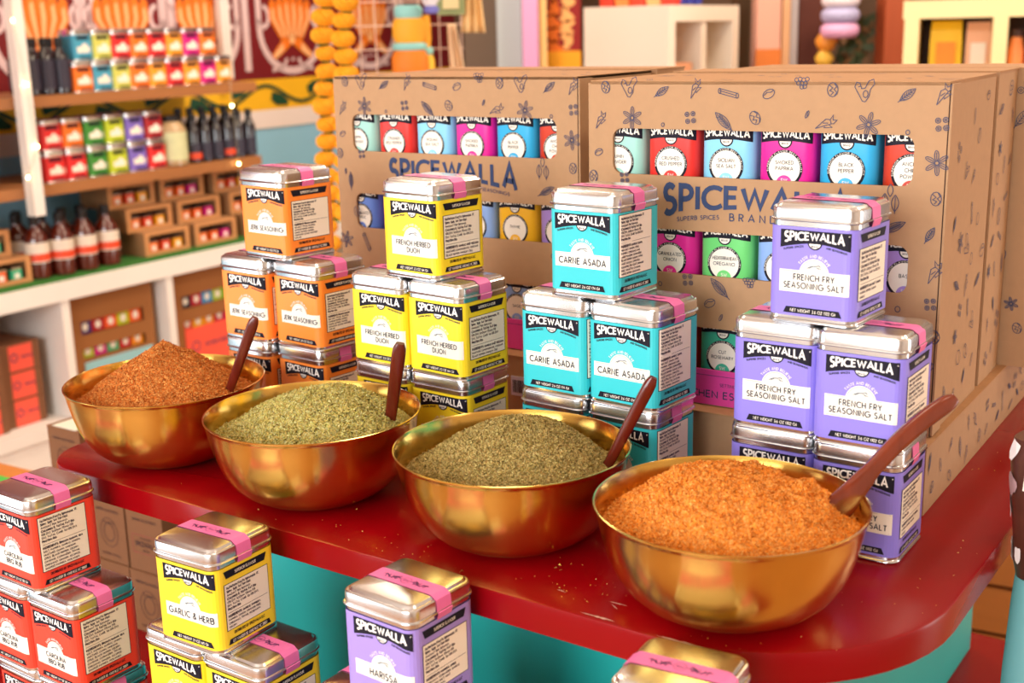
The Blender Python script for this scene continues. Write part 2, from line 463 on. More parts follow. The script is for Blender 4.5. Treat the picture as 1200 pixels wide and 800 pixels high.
    bfont(g, facts, f0 + .0018, z1_ - .0012, z0_ + .0010, f1 - f0 - .0036, lay(.0006), 2)
    L['facts_panel'] = g.mesh('facts_' + key, [FACTS, INK, FINE])
    FAMS[key] = L

HEAD = ['*Nutrition Facts Servings: 17,', '*Serv. Size: 1/4 tsp (1g),', 'Amount Per Serving:', '*Calories 0, Total Fat 0g', '(0% DV), *Sodium 115mg (5%', 'DV), Total Carb. 1g (0% DV),', '*Protein 0g.', '-']
def facts(extra): return [h.replace(', *', ', ') if h[0] != '*' else h for h in HEAD] + ['*INGREDIENTS: ' + extra[0]] + extra[1:]
tin_family('orange', (255, 142, 52), ['JERK SEASONING'], .0362, .0243, .0023, .0554, facts(['brown sugar,', 'sea salt, thyme, allspice,', 'cayenne pepper, garlic,', 'onion, nutmeg, ginger,', 'cinnamon, clove, mustard,', 'lime oil']), '2.5 OZ (70 G)')
tin_family('yellow', (254, 222, 40), ['FRENCH HERBED', 'DIJON'], .0364, .0203, .0022, .0554, facts(['garlic and yellow', 'mustard, lemongrass, vinegar,', 'black pepper, parsley, dill']), '2.3 OZ (64 G)')
tin_family('teal', (52, 196, 204), ['CARNE ASADA'], .0358, .0243, -.0036, .0672, facts(['garlic, cumin,', 'sea salt, onion, chile,', 'paprika, oregano, lime', 'juice powder, coriander,', 'black pepper, sugar, citric', 'acid, cocoa, chipotle,', 'cilantro, bay leaf, orange', 'peel, annatto, cayenne,', 'white pepper, cinnamon']), '2.6 OZ (74 G)')
tin_family('purple', (142, 128, 222), ['FRENCH FRY', 'SEASONING SALT'], .0382, .0224, -.0016, .0554, facts(['sea salt, onion,', 'paprika, pepper, sugar,', 'garlic']), '3.6 OZ (102 G)')
tin_family('red', (242, 66, 44), ['CAROLINA', 'BBQ RUB'], .0346, .0185, -.0015, .0664, facts(['brown sugar, sea', 'salt, paprika, garlic, onion,', 'mustard, cumin, vinegar,', 'chile, black pepper, celery,', 'cayenne, coriander, thyme,', 'oregano, ginger, allspice,', 'smoked paprika, molasses']), '2.9 OZ (82 G)')
tin_family('garlic', (254, 218, 44), ['GARLIC & HERB'], .0356, .0245, .0012, .0554, facts(['garlic, parsley,', 'paprika, onion, orange peel,', 'oregano, thyme, rosemary,', 'celery']), '2.1 OZ (60 G)')
tin_family('harissa', (160, 138, 216), ['HARISSA'], .0356, .0245, .0010, .0554, facts(['paprika, chile,', 'caraway, coriander, garlic,', 'cumin, sea salt, mint,', 'cayenne, lemon']), '2.4 OZ (68 G)')
tin_family('herb', (232, 190, 60), ['GARLIC & HERB'], .0356, .0245, .0012, .0554, facts(['garlic, parsley,', 'paprika, onion, orange peel,', 'oregano, thyme']), '2.1 OZ (60 G)')

def spice_tin(key, x, y, z, yaw, label, group, tape_ink=True):
    t = empty('spice_tin', (x, y, z), yaw, label, 'tin', group)
    link('body', TIN_BODY, t); ld = link('lid', TIN_LID, t)
    lb = link('label', FAMS[key]['label'], t)
    for nm in ('brand_banner', 'name_panel', 'facts_panel'): link(nm, FAMS[key][nm], lb)
    tp = link('tape', TAPE, t)
    if tape_ink: link('tape_ornament', TAPE_INK, tp)
    return t
H = TIN_H
NM = dict(orange='orange jerk seasoning tin', yellow='yellow french herbed dijon tin', teal='turquoise carne asada tin', purple='lavender french fry seasoning salt tin', red='red carolina barbecue rub tin', garlic='yellow garlic and herb tin', harissa='lilac harissa tin')
POS = dict(o=('orange', {'t': (-.2153, 1.2002, -.7014), 'mr': (-.1852, 1.1793, -.7065), 'ml': (-.2436, 1.2161, -.656), 'br': (-.1874, 1.1904, -.6948), 'bl': (-.2462, 1.2285, -.67)}),
 y=('yellow', {'t': (-.0664, 1.0838, -.7119), 'ml': (-.1010, 1.1073, -.6612), 'mr': (-.0467, 1.0643, -.6994), 'br': (-.0475, 1.0766, -.6573), 'bl': (-.1025, 1.1190, -.66)}),
 t=('teal', {'t': (.0766, .9866, -.6681), 'ml': (.0518, 1.0025, -.6544), 'mr': (.1055, .9615, -.6854), 'br': (.1054, .9722, -.6695), 'bl': (.0505, 1.0150, -.66)}),
 p=('purple', {'t': (.2310, .8807, -.6627), 'ml': (.2085, .8970, -.6094), 'mr': (.2586, .8541, -.6154), 'br': (.2613, .8621, -.6053), 'bl': (.2092, .9065, -.6131)}))
LV = {'t': 2, 'ml': 1, 'mr': 1, 'bl': 0, 'br': 0}
WH = {'t': 'alone on top of its stack behind the bowls', 'ml': 'middle layer, left of its pair, behind the bowls', 'mr': 'middle layer, right of its pair, behind the bowls', 'bl': 'bottom layer, left of its pair, on the red table', 'br': 'bottom layer, right of its pair, on the red table'}
for k, (key, d_) in POS.items():
    for s_, (x, y, a) in d_.items():
        spice_tin(key, x, y, LV[s_] * H + .0002, a, NM[key] + ', ' + WH[s_], NM[key] + 's stacked on the table')
FZ = -.2420
WF = {'t': 'on top of the front stack', 'ml': 'second layer of the front stack, on the left', 'mr': 'second layer of the front stack, on the right', 'bl': 'bottom layer of the front stack, on the left', 'br': 'bottom layer of the front stack, on the right'}
FG = dict(r=('red', {'t': (-.4076, 1.0003, -.630), 'mr': (-.3752, .9818, -.618), 'ml': (-.4300, 1.0217, -.630), 'br': (-.3740, .9900, -.618), 'bl': (-.4290, 1.0300, -.630)}),
 g=('garlic', {'t': (-.2327, .8840, -.575), 'ml': (-.2537, .9083, -.617), 'mr': (-.1985, .8690, -.617), 'bl': (-.2537, .9083, -.617), 'br': (-.1985, .8690, -.617)}),
 h=('harissa', {'t': (-.0758, .7848, -.657), 'ml': (-.1015, .8075, -.640), 'mr': (-.0460, .7680, -.640), 'bl': (-.1015, .8075, -.640), 'br': (-.0460, .7680, -.640)}))
for k, (key, d_) in FG.items():
    for s_, (x, y, a) in d_.items():
        spice_tin(key, x, y, FZ + LV[s_] * H, a, NM[key] + ', ' + WF[s_], NM[key] + 's stacked in front of the table')
# the tin of which only the golden lid shows at the lower edge of the picture
spice_tin('herb', .0945, .6580, FZ + 2 * H, -.52, 'tin with gold-reflecting lid and pink tape, in front of the largest bowl', 'front tins with gold lids')
spice_tin('herb', .0730, .6700, FZ + H, -.52, 'tin under the gold-lidded tin in front, left one', 'front tins with gold lids')
spice_tin('herb', .1340, .6360, FZ + H, -.52, 'tin under the gold-lidded tin in front, right one', 'front tins with gold lids')
spice_tin('herb', .0730, .6700, FZ, -.52, 'tin at the foot of the gold-lidded front stack, left one', 'front tins with gold lids')
spice_tin('herb', .1340, .6360, FZ, -.52, 'tin at the foot of the gold-lidded front stack, right one', 'front tins with gold lids')

# ------------------------------------------------------------------ table, lower platform
TY = -.61
TS = Vector((cos(TY), sin(TY), 0)); TT = Vector((-sin(TY), cos(TY), 0))
def tab(s, t, z): return TS * s + TT * t + Vector((0, 0, z))
REDP = mat('red_gloss_paint', (134, 2, 10), 0.22, 0, 0.08, 14, bump=0.03, spec=0.3)
TEALP = mat('teal_paint', (28, 172, 166), 0.42, 0, 0.07, 9)
def outline(s0, s1, t0, t1, rads, n=12):
    pts = []
    for (cx, cy, r, a0) in ((s1 - rads[0], t0 + rads[0], rads[0], -90), (s1 - rads[1], t1 - rads[1], rads[1], 0), (s0 + rads[2], t1 - rads[2], rads[2], 90), (s0 + rads[3], t0 + rads[3], rads[3], 180)):
        for k in range(n + 1):
            a = radians(a0 + 90 * k / n); pts.append((cx + r * cos(a), cy + r * sin(a)))
    return pts
def inset(pts, d):
    out = []; n = len(pts)
    for i in range(n):
        a = Vector(pts[i - 1]); c = Vector(pts[(i + 1) % n]); t = (c - a)
        if t.length < 1e-9: t = Vector(pts[(i + 2) % n]) - Vector(pts[i - 2])
        t.normalize(); out.append((pts[i][0] - t.y * d, pts[i][1] + t.x * d))
    return out
t_top = empty('display_table', (0, 0, 0), 0, 'red painted table with rounded corners and teal cabinet body', 'table')
g = G(); o_ = outline(-.998, -.195, .6405, 1.62, (.15, .06, .30, .055))
rs = []
for d, z in ((.004, -.0250), (0, -.0225), (0, -.0035), (.0006, -.0009), (.0022, -.0001)):
    rs.append([tuple(tab(s, t, z)) for s, t in inset(o_, d)])
g.rings(rs, True, True, True)
link('table_top', g.mesh('table_top', [REDP], 35), t_top)
g = G()
o_ = outline(-.870, -.352, .765, 1.53, (.06, .02, .02, .06), 8)
g.rings([[tuple(tab(s, t, z)) for s, t in o_] for z in (-.405, -.0251)], True)
link('cabinet_body', g.mesh('cabinet_body', [TEALP], 35), t_top)
g = G()
o_ = outline(-1.55, -.215, .45, 1.56, (.08, .04, .04, .08), 8)
g.rings([[tuple(tab(s, t, z)) for s, t in o_] for z in (-.435, -.4066)], True, True, True)
link('lower_shelf', g.mesh('lower_shelf', [REDP], 35), t_top)
g = G()
o_ = outline(-1.45, -.30, .55, 1.50, (.08, .04, .04, .08), 8)
g.rings([[tuple(tab(s, t, z)) for s, t in o_] for z in (FLOOR_Z, -.4352)], True, False, False)
link('plinth', g.mesh('plinth', [TEALP], 35), t_top)
# worn paint along the front edge
CHIP = mat('chipped_paint', (222, 190, 176), .7, 0, .2, 200)
g = G()
for (x0, y0, x1, y1, w_) in ((680, 717, 720, 728, .0034), (769, 744, 849, 767, .0048), (712, 704, 736, 710, .0014), (716, 707, 724, 714, .0012), (652, 690, 664, 694, .0014)):
    a = on_z(x0, y0, .0001); b = on_z(x1, y1, .0001); dirv = (b - a).normalized(); nv = Vector((-dirv.y, dirv.x, 0))
    up, lo = [], []
    for i in range(13):
        t = i / 12; p = a + (b - a) * t; k = w_ * sin(pi * t) * (0.35 + .65 * random.random())
        up.append(p + nv * k * .5); lo.append(p - nv * k * .5 * random.random())
    g.poly([tuple(v) for v in lo + up[::-1]])
c_ = link('paint_chips', g.mesh('paint_chips', [CHIP]), t_top); c_['label'] = 'pale chipped paint by the front edge'
# riser that carries the front stacks
g = G()
for s0, s1 in ((-1.02, -.10),):
    o_ = outline(s0, s1, .500, .640, (.01, .01, .01, .01), 2)
    g.rings([[tuple(tab(s, t, z)) for s, t in o_] for z in (-.4064, FZ - .0002)], True, True, True)
tag(link('display_riser', g.mesh('riser', [REDP])), 'long red step under the stacks of tins in front of the table', 'riser')

# ------------------------------------------------------------------ bowls, spice, spoons
GOLD = mat('brushed_gold', (220, 180, 92), .19, 1.0, .05, 60)
nt = GOLD.node_tree; B_ = nt.nodes['Principled BSDF']
B_.inputs['Anisotropic'].default_value = .75
B_.inputs['Anisotropic Rotation'].default_value = .25
tn = nt.nodes.new('ShaderNodeTangent'); tn.direction_type = 'RADIAL'; tn.axis = 'Z'
nt.links.new(tn.outputs[0], B_.inputs['Tangent'])
BR, BH = .0903, .0726
PRF = [(0, 0), (.30, 0), (.44, .004), (.50, .020), (.58, .060), (.68, .13), (.77, .23), (.845, .37), (.90, .53), (.94, .70), (.965, .84), (.982, .95)]
g = G()
outer = [(r * BR, z * BH) for r, z in PRF] + [(BR * .992, BH * .985), (BR, BH * .995), (BR * .9995, BH * 1.01), (BR * .988, BH * 1.012), (BR * .972, BH * .985)]
inner = [(max(0, r * BR - .0016), z * BH + .0014) for r, z in reversed(PRF[1:-1])] + [(.0001, .0014)]
outer[0] = (.0001, 0)
lathe(outer + inner, 112, 0, g)
BOWL = g.mesh('bowl', [GOLD], 50)
BOWLS = [(-.3204, 1.1004), (-.1681, .991), (-.0021, .8895), (.1411, .7654)]
BL = ['brushed gold bowl of reddish brown spice, farthest and smallest in view', 'brushed gold bowl of leafy green herb mix between the two others', 'brushed gold bowl of grey-green herb mix, second from the front', 'largest nearest brushed gold bowl, full of bright orange spice']
for (x, y), l in zip(BOWLS, BL):
    tag(link('metal_bowl', BOWL, None, (x, y, .0002), random.random() * 6), l, 'bowl', 'brushed gold bowls on the red table')

def spice_mat(name, cols, rough=.8):
    M = bpy.data.materials.new(name); M.use_nodes = True; nt = M.node_tree; B = nt.nodes['Principled BSDF']
    B.inputs['Roughness'].default_value = rough; B.inputs['Specular IOR Level'].default_value = .25
    ge = nt.nodes.new('ShaderNodeNewGeometry'); tc = nt.nodes.new('ShaderNodeTexCoord')
    nz = nt.nodes.new('ShaderNodeTexNoise'); nz.inputs['Scale'].default_value = 700; nz.inputs['Detail'].default_value = 3
    nt.links.new(tc.outputs['Object'], nz.inputs['Vector'])
    ad = nt.nodes.new('ShaderNodeMath'); ad.operation = 'ADD'
    nt.links.new(ge.outputs['Random Per Island'], ad.inputs[0])
    mr = nt.nodes.new('ShaderNodeMapRange'); mr.inputs[1].default_value = .3; mr.inputs[2].default_value = .7; mr.inputs[3].default_value = -.5; mr.inputs[4].default_value = .5
    nt.links.new(nz.outputs['Fac'], mr.inputs[0]); nt.links.new(mr.outputs[0], ad.inputs[1])
    fr = nt.nodes.new('ShaderNodeMath'); fr.operation = 'FRACT'; nt.links.new(ad.outputs[0], fr.inputs[0])
    cr = nt.nodes.new('ShaderNodeValToRGB'); cr.color_ramp.interpolation = 'CONSTANT'
    n = len(cols)
    while len(cr.color_ramp.elements) < n: cr.color_ramp.elements.new(.5)
    for i, c in enumerate(cols):
        cr.color_ramp.elements[i].position = i / n; cr.color_ramp.elements[i].color = (*lin(c), 1)
    nt.links.new(fr.outputs[0], cr.inputs[0]); nt.links.new(cr.outputs[0], B.inputs['Base Color'])
    return M
S1 = spice_mat('jerk_spice', [(98, 40, 10), (204, 104, 30), (172, 80, 20), (222, 132, 48), (136, 60, 16), (244, 186, 104), (184, 92, 26)])
S2 = spice_mat('herb_mix', [(84, 104, 30), (214, 198, 104), (138, 142, 50), (244, 234, 176), (58, 84, 24), (228, 206, 124), (176, 164, 74), (196, 150, 90)])
S3 = spice_mat('grey_herb_mix', [(72, 64, 26), (196, 172, 96), (130, 116, 50), (226, 206, 138), (54, 64, 28), (204, 160, 96), (158, 138, 66), (112, 90, 44)])
S4 = spice_mat('orange_spice', [(176, 80, 10), (240, 142, 34), (216, 112, 18), (250, 172, 68), (166, 70, 8), (252, 200, 112), (230, 130, 28)])
def vnoise(x, y, s, seed):
    """Smooth value noise from a few sines."""
    r = np.random.default_rng(seed); out = 0
    for k in range(7):
        a = r.uniform(0, 2 * pi); f = s * r.uniform(.6, 1.7); ph = r.uniform(0, 6.28)
        out = out + np.sin((x * np.cos(a) + y * np.sin(a)) * f + ph)
    return out / 7
def mound(idx, M, peak, edge, px, py, pw, flake, nfl, rough_amp, label, cat='spice'):
    bx_, by_ = BOWLS[idx]
    zs = np.array([z * BH for r, z in PRF]); rr = np.array([r * BR for r, z in PRF])
    Rm = float(np.interp(edge, zs, rr)) - .0012
    NR, NA = 110, 200
    rad = np.linspace(0, 1, NR + 1)[1:] * Rm
    an = np.linspace(0, 2 * pi, NA, endpoint=False)
    RR, AA = np.meshgrid(rad, an, indexing='ij')
    X = RR * np.cos(AA); Y = RR * np.sin(AA)
    def hz(X, Y):
        d = np.sqrt((X - px) ** 2 + (Y - py) ** 2); R_ = np.sqrt(X ** 2 + Y ** 2) / Rm
        dd = np.clip(d / (Rm * (1 + .5 * np.hypot(px, py) / Rm)), 0, 1.2)
        f = np.clip(1 - dd ** pw, 0, 1)
        fall = np.clip((1 - R_) / .25, 0, 1)
        z = edge + (peak - edge) * f * (fall * .35 + .65) * np.clip((1 - R_ ** 6), 0, 1)
        z = z + rough_amp * fall * (vnoise(X, Y, 130, idx + 1) + .8 * vnoise(X, Y, 420, idx + 11) + .55 * vnoise(X, Y, 1300, idx + 21))
        if idx == 3:
            for cx_, cy_, s_, a_ in ((.0560, .0130, .0060, .010), (.0655, .0030, .0050, .007), (.0480, .0000, .0050, .005), (.0600, -.0120, .0045, .005)): z = z + a_ * np.exp(-((X - cx_) ** 2 + (Y - cy_) ** 2) / s_ ** 2)
        return z
    Z = hz(X, Y) + RNG.normal(0, flake * .22, X.shape) * (RR / Rm < .985)
    V = [np.array([[0, 0, hz(np.array(0.), np.array(0.))]]), np.stack([X.ravel(), Y.ravel(), Z.ravel()], 1)]
    faces = [(0, 1 + j, 1 + (j + 1) % NA) for j in range(NA)]
    for i in range(NR - 1):
        b = 1 + i * NA
        faces += [(b + j, b + NA + j, b + NA + (j + 1) % NA, b + (j + 1) % NA) for j in range(NA)]
    base = 1 + NR * NA
    # flakes
    r_ = Rm * np.sqrt(RNG.uniform(0, .97, nfl)); a_ = RNG.uniform(0, 2 * pi, nfl)
    fx, fy = r_ * np.cos(a_), r_ * np.sin(a_); fz = hz(fx, fy) + flake * .12
    L = RNG.uniform(.6, 1.7, nfl) * flake; Wd = L * RNG.uniform(.22, .6, nfl)
    yaw = RNG.uniform(0, 2 * pi, nfl); tilt = RNG.normal(0, .6, nfl); tl2 = RNG.normal(0, .7, nfl)
    ux = np.stack([np.cos(yaw) * np.cos(tilt), np.sin(yaw) * np.cos(tilt), np.sin(tilt)], 1)
    vx = np.stack([-np.sin(yaw) * np.cos(tl2), np.cos(yaw) * np.cos(tl2), np.sin(tl2)], 1)
    c = np.stack([fx, fy, fz], 1)
    nrm = np.cross(ux, vx)
    P4 = np.stack([c + ux * L[:, None] / 2, c + vx * Wd[:, None] / 2, c - ux * L[:, None] / 2, c - vx * Wd[:, None] / 2, c + nrm * Wd[:, None] * .45], 1).reshape(-1, 3)
    V.append(P4)
    for k in range(nfl):
        b = base + k * 5
        faces += [(b, b + 1, b + 4), (b + 1, b + 2, b + 4), (b + 2, b + 3, b + 4), (b + 3, b, b + 4)]
    me = bpy.data.meshes.new('spice'); me.from_pydata(np.concatenate(V).tolist(), [], faces); me.materials.append(M); me.update()
    o = link('spice_mound', me, None, (bx_, by_, .0004))
    tag(o, label, cat, 'mounds of loose spice in the bowls', 'stuff')
    return hz
h1 = mound(0, S1, .1055, .054, -.002, .012, 1.0, .0026, 12000, .0017, 'peaked heap of reddish brown ground spice in the farthest bowl')
h2 = mound(1, S2, .0885, .054, .012, .010, 1.55, .0042, 13000, .0018, 'heap of leafy green and yellow herb mix in the second bowl')
h3 = mound(2, S3, .0910, .052, .006, .008, 1.5, .0031, 16000, .0015, 'heap of fine grey-green herb mix in the third bowl')
h4 = mound(3, S4, .0895, .057, .000, .010, 1.9, .0030, 15000, .0032, 'broad crumbly heap of bright orange spice in the nearest bowl')
# crumbs fallen on the table top
CRU = spice_mat('crumbs', [(214, 150, 60), (190, 170, 90), (230, 190, 120), (200, 110, 40)])
g = G()
def crumb(p, s):
    vs = [(p.x + random.uniform(-s, s), p.y + random.uniform(-s, s), p.z + (0 if i < 3 else s * .8)) for i in range(4)]
    g.add(vs, [(0, 1, 3), (1, 2, 3), (2, 0, 3), (0, 2, 1)])
for (x, y, n_, sp, s) in ((760, 778, 26, 7, .0009), (540, 668, 3, 3, .0012), (430, 640, 12, 40, .0006), (700, 690, 16, 40, .0006), (560, 680, 10, 60, .0006), (300, 596, 10, 70, .0008), (1010, 700, 9, 90, .0006), (655, 665, 3, 5, .0016), (1090, 640, 6, 60, .0007), (380, 625, 10, 60, .0006), (870, 750, 12, 60, .0005), (1150, 540, 4, 20, .0008)):
    for _ in range(int(n_ * 1.6)):
        p = on_z(x + random.gauss(0, sp), y + random.gauss(0, min(sp, 14)), .0002)
        if p.dot(TT) < .650 or p.dot(TS) > -.20: continue
        if any((p.x - bx_) ** 2 + (p.y - by_) ** 2 < .05 ** 2 for bx_, by_ in BOWLS): continue
        crumb(p, s * 1.15)
tag(link('spice_crumbs', g.mesh('crumbs', [CRU])), 'scattered crumbs of spice on the red table top', 'crumbs', None, 'stuff')

WOOD = mat('dark_red_wood', (92, 24, 12), .26, 0, .5, 90, coat=.3, stretch=(1, 1, .12))
WOODL = mat('reddish_wood', (112, 40, 14), .24, 0, .6, 90, coat=.3, stretch=(1, 1, .15))
def spoon(base, tip, w, th, M, label, bend=0.0, scoop=0.0, neck=.8):
    base = Vector(base); tip = Vector(tip); ax = (tip - base); Ln = ax.length; ax.normalize()
    side = ax.cross(Vector((0, 1, 0))).normalized(); fr = side.cross(ax)
    g = G(); rs = []
    n = 22
    b0 = -.28
    for i in range(n + 1):
        t = b0 + (1 - b0) * i / n
        p = base + ax * (t * Ln) + Vector((0, 0, 1)) * bend * sin(pi * max(0, t)) 
        ww = w * (neck + (1 - neck) * max(0, min(1, t * 1.3)))
        if t < .22 and scoop: ww = w + (scoop - w) * min(1, ((.22 - t) / .3)) ** 1.0
        e = 1.0
        if i == 0: e = .35
        elif i == 1: e = .8
        elif i == n: e = .60
        elif i == n - 1: e = .93
        tt = th * (1 if t > .1 else .8)
        rs.append([p + side * (ww / 2 * e * (abs(cos(a)) ** .6) * (1 if cos(a) > 0 else -1)) + fr * (tt / 2 * e * (abs(sin(a)) ** .6) * (1 if sin(a) > 0 else -1)) for a in [2 * pi * k / 14 for k in range(14)]])
    g.rings(rs, True, True, True)
    o = link('wooden_spoon', g.mesh('spoon', [M], 45))
    return tag(o, label, 'spoon', 'wooden spoons standing in the spice bowls')
spoon(at(268, 460, 1.088), at(299, 372, 1.075), .0100, .0070, WOOD, 'dark wooden spoon handle leaning in the reddish brown spice')
spoon(at(456, 502, .985), at(469, 402, .965), .0115, .0075, WOOD, 'dark wooden spoon handle standing in the leafy green herb mix')
spoon(at(712, 545, .878), at(766, 442, .868), .0095, .0075, WOOD, 'dark wooden spoon handle leaning in the grey-green herb mix')
spoon(at(990, 588, .768), at(1119, 466, .800), .0125, .0080, WOODL, 'long carved reddish wooden spoon resting in the bright orange spice', bend=.007, scoop=.0220, neck=.85)

# ------------------------------------------------------------------ printed spice doodles (outline drawings)
def dleaf(n=5, w=.32):
    L = [(0, -1)] + [(w * sin(pi * t) * 1.2, -1 + 2 * t) for t in [i / 10 for i in range(1, 10)]] + [(0, 1)]
    R = [(-x, y) for x, y in L]
    out = [L, R, [(0, -1.25), (0, .8)]]
    for i in range(n):
        y = -.7 + 1.3 * i / n; out += [[(0, y), (w * .8, y + .25)], [(0, y), (-w * .8, y + .25)]]
    return out
def ell(cx, cy, rx, ry, rot=0, n=12):
    c, s = cos(rot), sin(rot)
    return [(cx + c * rx * cos(2 * pi * k / n) - s * ry * sin(2 * pi * k / n), cy + s * rx * cos(2 * pi * k / n) + c * ry * sin(2 * pi * k / n)) for k in range(n + 1)]
def danise():
    out = [ell(0, 0, .16, .16)]
    for k in range(6):
        a = 2 * pi * k / 6 + .3
        out += [ell(.58 * cos(a), .58 * sin(a), .42, .17, a, 9), [(.25 * cos(a), .25 * sin(a)), (.85 * cos(a), .85 * sin(a))]]
    return out
def dbean(): return [ell(0, 0, .85, .55, .3), [(-.7, -.1), (-.2, .25), (.3, .15), (.75, .35)]]
def dseed(): return [ell(0, 0, .30, .8, -.4, 8), [(0, -.5), (.1, .5)]]
def dberries(): return [ell(a, b, .3, .3, 0, 8) for a, b in ((-.45, .45), (.4, .55), (-.35, -.45), (.5, -.35))] + [ell(a, b, .12, .12, 0, 5) for a, b in ((-.45, .45), (.4, .55), (-.35, -.45), (.5, -.35))]
def dstick(): return [[(-1, .35), (.8, -.1)], [(-1, -.1), (.8, -.55)], ell(-1, .12, .13, .24, 0, 8), ell(.8, -.32, .13, .24, 0, 8), [(-.9, .12), (.7, -.3)], [(-1.0, .12), (-.93, .16)]]
def dnut(): return [ell(0, 0, .62, .8), [(-.4, .5), (0, .2), (-.35, -.1), (.1, -.3), (-.2, -.6)], [(.2, .7), (.45, .3), (.15, .05), (.5, -.3), (.25, -.65)]]
def dginger(): return [[(-.2, -.9), (-.55, -.3), (-.9, .3), (-.75, .7), (-.45, .6), (-.3, .15), (0, .2), (.3, .8), (.7, .95), (.8, .55), (.45, .1), (.35, -.5), (.05, -.95), (-.2, -.9)], ell(.05, -.3, .22, .3, 0, 8), [(-.6, .3), (-.35, .4)]]
def dclove(): return [[(-.15, -1), (-.35, .2), (-.1, .5), (.25, .4), (.1, -.1), (-.15, -1)], [(-.1, .5), (-.3, .95), (.05, .7), (.25, 1), (.35, .6), (.25, .4)], [(.2, .2), (.55, .3), (.2, -.3), (.15, -.2)], [(-.2, -.2), (.05, .2)]]
def dcluster(): return [ell(.42 * a, .42 * b, .24, .24, 0, 7) for a, b in ((-1.5, .8), (-.5, 1), (.5, .8), (1.5, 1), (-1, -.1), (0, -.1), (1, -.1), (0, -1.1), (.8, -1))]
def dtri(): return [[(x * .8 - .5, y * .8 - .2) for x, y in p_] for p_ in [q for q in dleaf(2, .36)][:3]] + [[(x * .8 + .5, y * .8 - .3) for x, y in p_] for p_ in dleaf(2, .36)[:3]] + [[(x * .6, y * .6 + .9) for x, y in p_] for p_ in dleaf(2, .36)[:2]]
DD = dict(leaf=dleaf(), lleaf=dleaf(8, .28), anise=danise(), bean=dbean(), seed=dseed(), berries=dberries(), stick=dstick(), nut=dnut(), ginger=dginger(), clove=dclove(), cluster=dcluster(), tri=dtri(), ring=[ell(0, 0, .7, .8, 0, 8)])
def doodle(g, kind, x, y, size, rot, fn, th=.00042, mi=0):
    c, s = cos(rot), sin(rot)
    for p_ in DD[kind]:
        stroke(g, [(x + size * (c * a - s * b), y + size * (s * a + c * b)) for a, b in p_], th, fn, mi)

# ------------------------------------------------------------------ kraft display cartons with cans behind windows
YR = -.575
PR = (.3266, .92684); PL_ = (.06736, 1.19497); YL = -.5857
BW, BD = .302, .154
Z0, ZT = .0580, .3330
WIN = [(-.2805, -.0235, .2548, .2937), (-.2805, -.0235, .1715, .2092), (-.2805, -.0235, .0603, .1265)]
def loc_r(px, py):
    P = Vector((PR[0], PR[1], 0)); e = Vector((cos(YR), sin(YR), 0)); N = Vector((-sin(YR), cos(YR), 0))
    X = on_plane(px, py, P, N); return ((X - P).dot(e), X.z)
front_d = [('nut', 710, 102, 8, .2), ('ginger', 738, 102, 11, 0), ('leaf', 776, 107, 9, -1.0), ('clove', 815, 104, 11, -.3), ('stick', 855, 108, 11, 0), ('bean', 901, 110, 8, .2), ('cluster', 940, 97, 9, 0), ('nut', 976, 105, 9, 0), ('ginger', 1016, 106, 0.01, 0), ('ginger', 1034 - 20, 106, 12, 0), ('leaf', 1064, 111, 10, -.9), ('clove', 1106, 111, 12, -.4),
 ('clove', 704, 141, 10, -.4), ('anise', 741, 138, 12, .2), ('ring', 777, 146, 2.5, 0), ('berries', 809, 138, 8, 0), ('lleaf', 848, 142, 13, .8), ('nut', 885, 138, 9, .5), ('seed', 946, 134, 5, 0), ('clove', 968, 145, 12, -1.0), ('anise', 1018, 146, 13, 0), ('ring', 1064, 155, 3, 0), ('berries', 1104, 146, 9, 0),
 ('bean', 702, 178, 6, .2), ('nut', 696, 206, 8, 0), ('berries', 732, 208, 7, 0), ('anise', 1098, 191, 13, .3), ('tri', 1043, 234, 11, 0), ('nut', 1097, 233, 9, 0), ('lleaf', 1048, 266, 13, -1.1), ('leaf', 1090, 275, 9, -.5), ('clove', 1095, 320, 13, -.3), ('berries', 1090, 357, 8, 0), ('ring', 1052, 362, 4, 0),
 ('ring', 774, 332, 3, 0), ('berries', 806, 328, 8, 0), ('lleaf', 843, 337, 14, .8), ('bean', 832, 355, 8, .2), ('seed', 845, 372, 5, 0), ('cluster', 878, 331, 8, 0), ('nut', 1095, 395, 9, 0), ('bean', 1086, 430, 9, .2), ('leaf', 1078, 470, 9, .5), ('lleaf', 712, 245, 11, 0), ('seed', 704, 232, 5, .3), ('nut', 720, 290, 9, 0), ('stick', 735, 335, 12, -.9), ('anise', 700, 330, 12, 0)]
g = G(); front_print = lambda x, z: (x, -.0006, z)
for kd, px, py, sz, rot in front_d:
    if sz < 1: continue
    s_, z_ = loc_r(px, py)
    doodle(g, kd, s_, z_, sz / F_PX * (1.05 + .12 * (1115 - px) / 400), rot, front_print, .00062)
PRINT_FRONT = g.mesh('front_doodles', [DOOD])
def rand_doodles(w, h, n, seed, fn, sz=.009, th=.00062, squeeze=1.0, taken=()):
    r = random.Random(seed); g = G(); ks = ['leaf', 'lleaf', 'anise', 'bean', 'seed', 'berries', 'stick', 'nut', 'ginger', 'clove', 'ring']
    pts = []
    for _ in range(n * 30):
        if len(pts) >= n: break
        x, y = r.uniform(sz, w - sz), r.uniform(sz, h - sz)
        if all(math.hypot(x - a, y - b) > sz * 2.3 for a, b in pts): pts.append((x, y))
    for x, y in pts: doodle(g, r.choice(ks), x, y, sz * r.uniform(.7, 1.1), r.uniform(-1.2, 1.2), fn, th)
    return g.mesh('doodles', [DOOD])
PRINT_SIDE = rand_doodles(BD - .03, .27, 26, 3, lambda x, z: (.0007, x + .028, Z0 + z))
PRINT_TOP = rand_doodles(BW, BD, 16, 8, lambda x, y: (x - BW, y, ZT + .0006))
g = G()
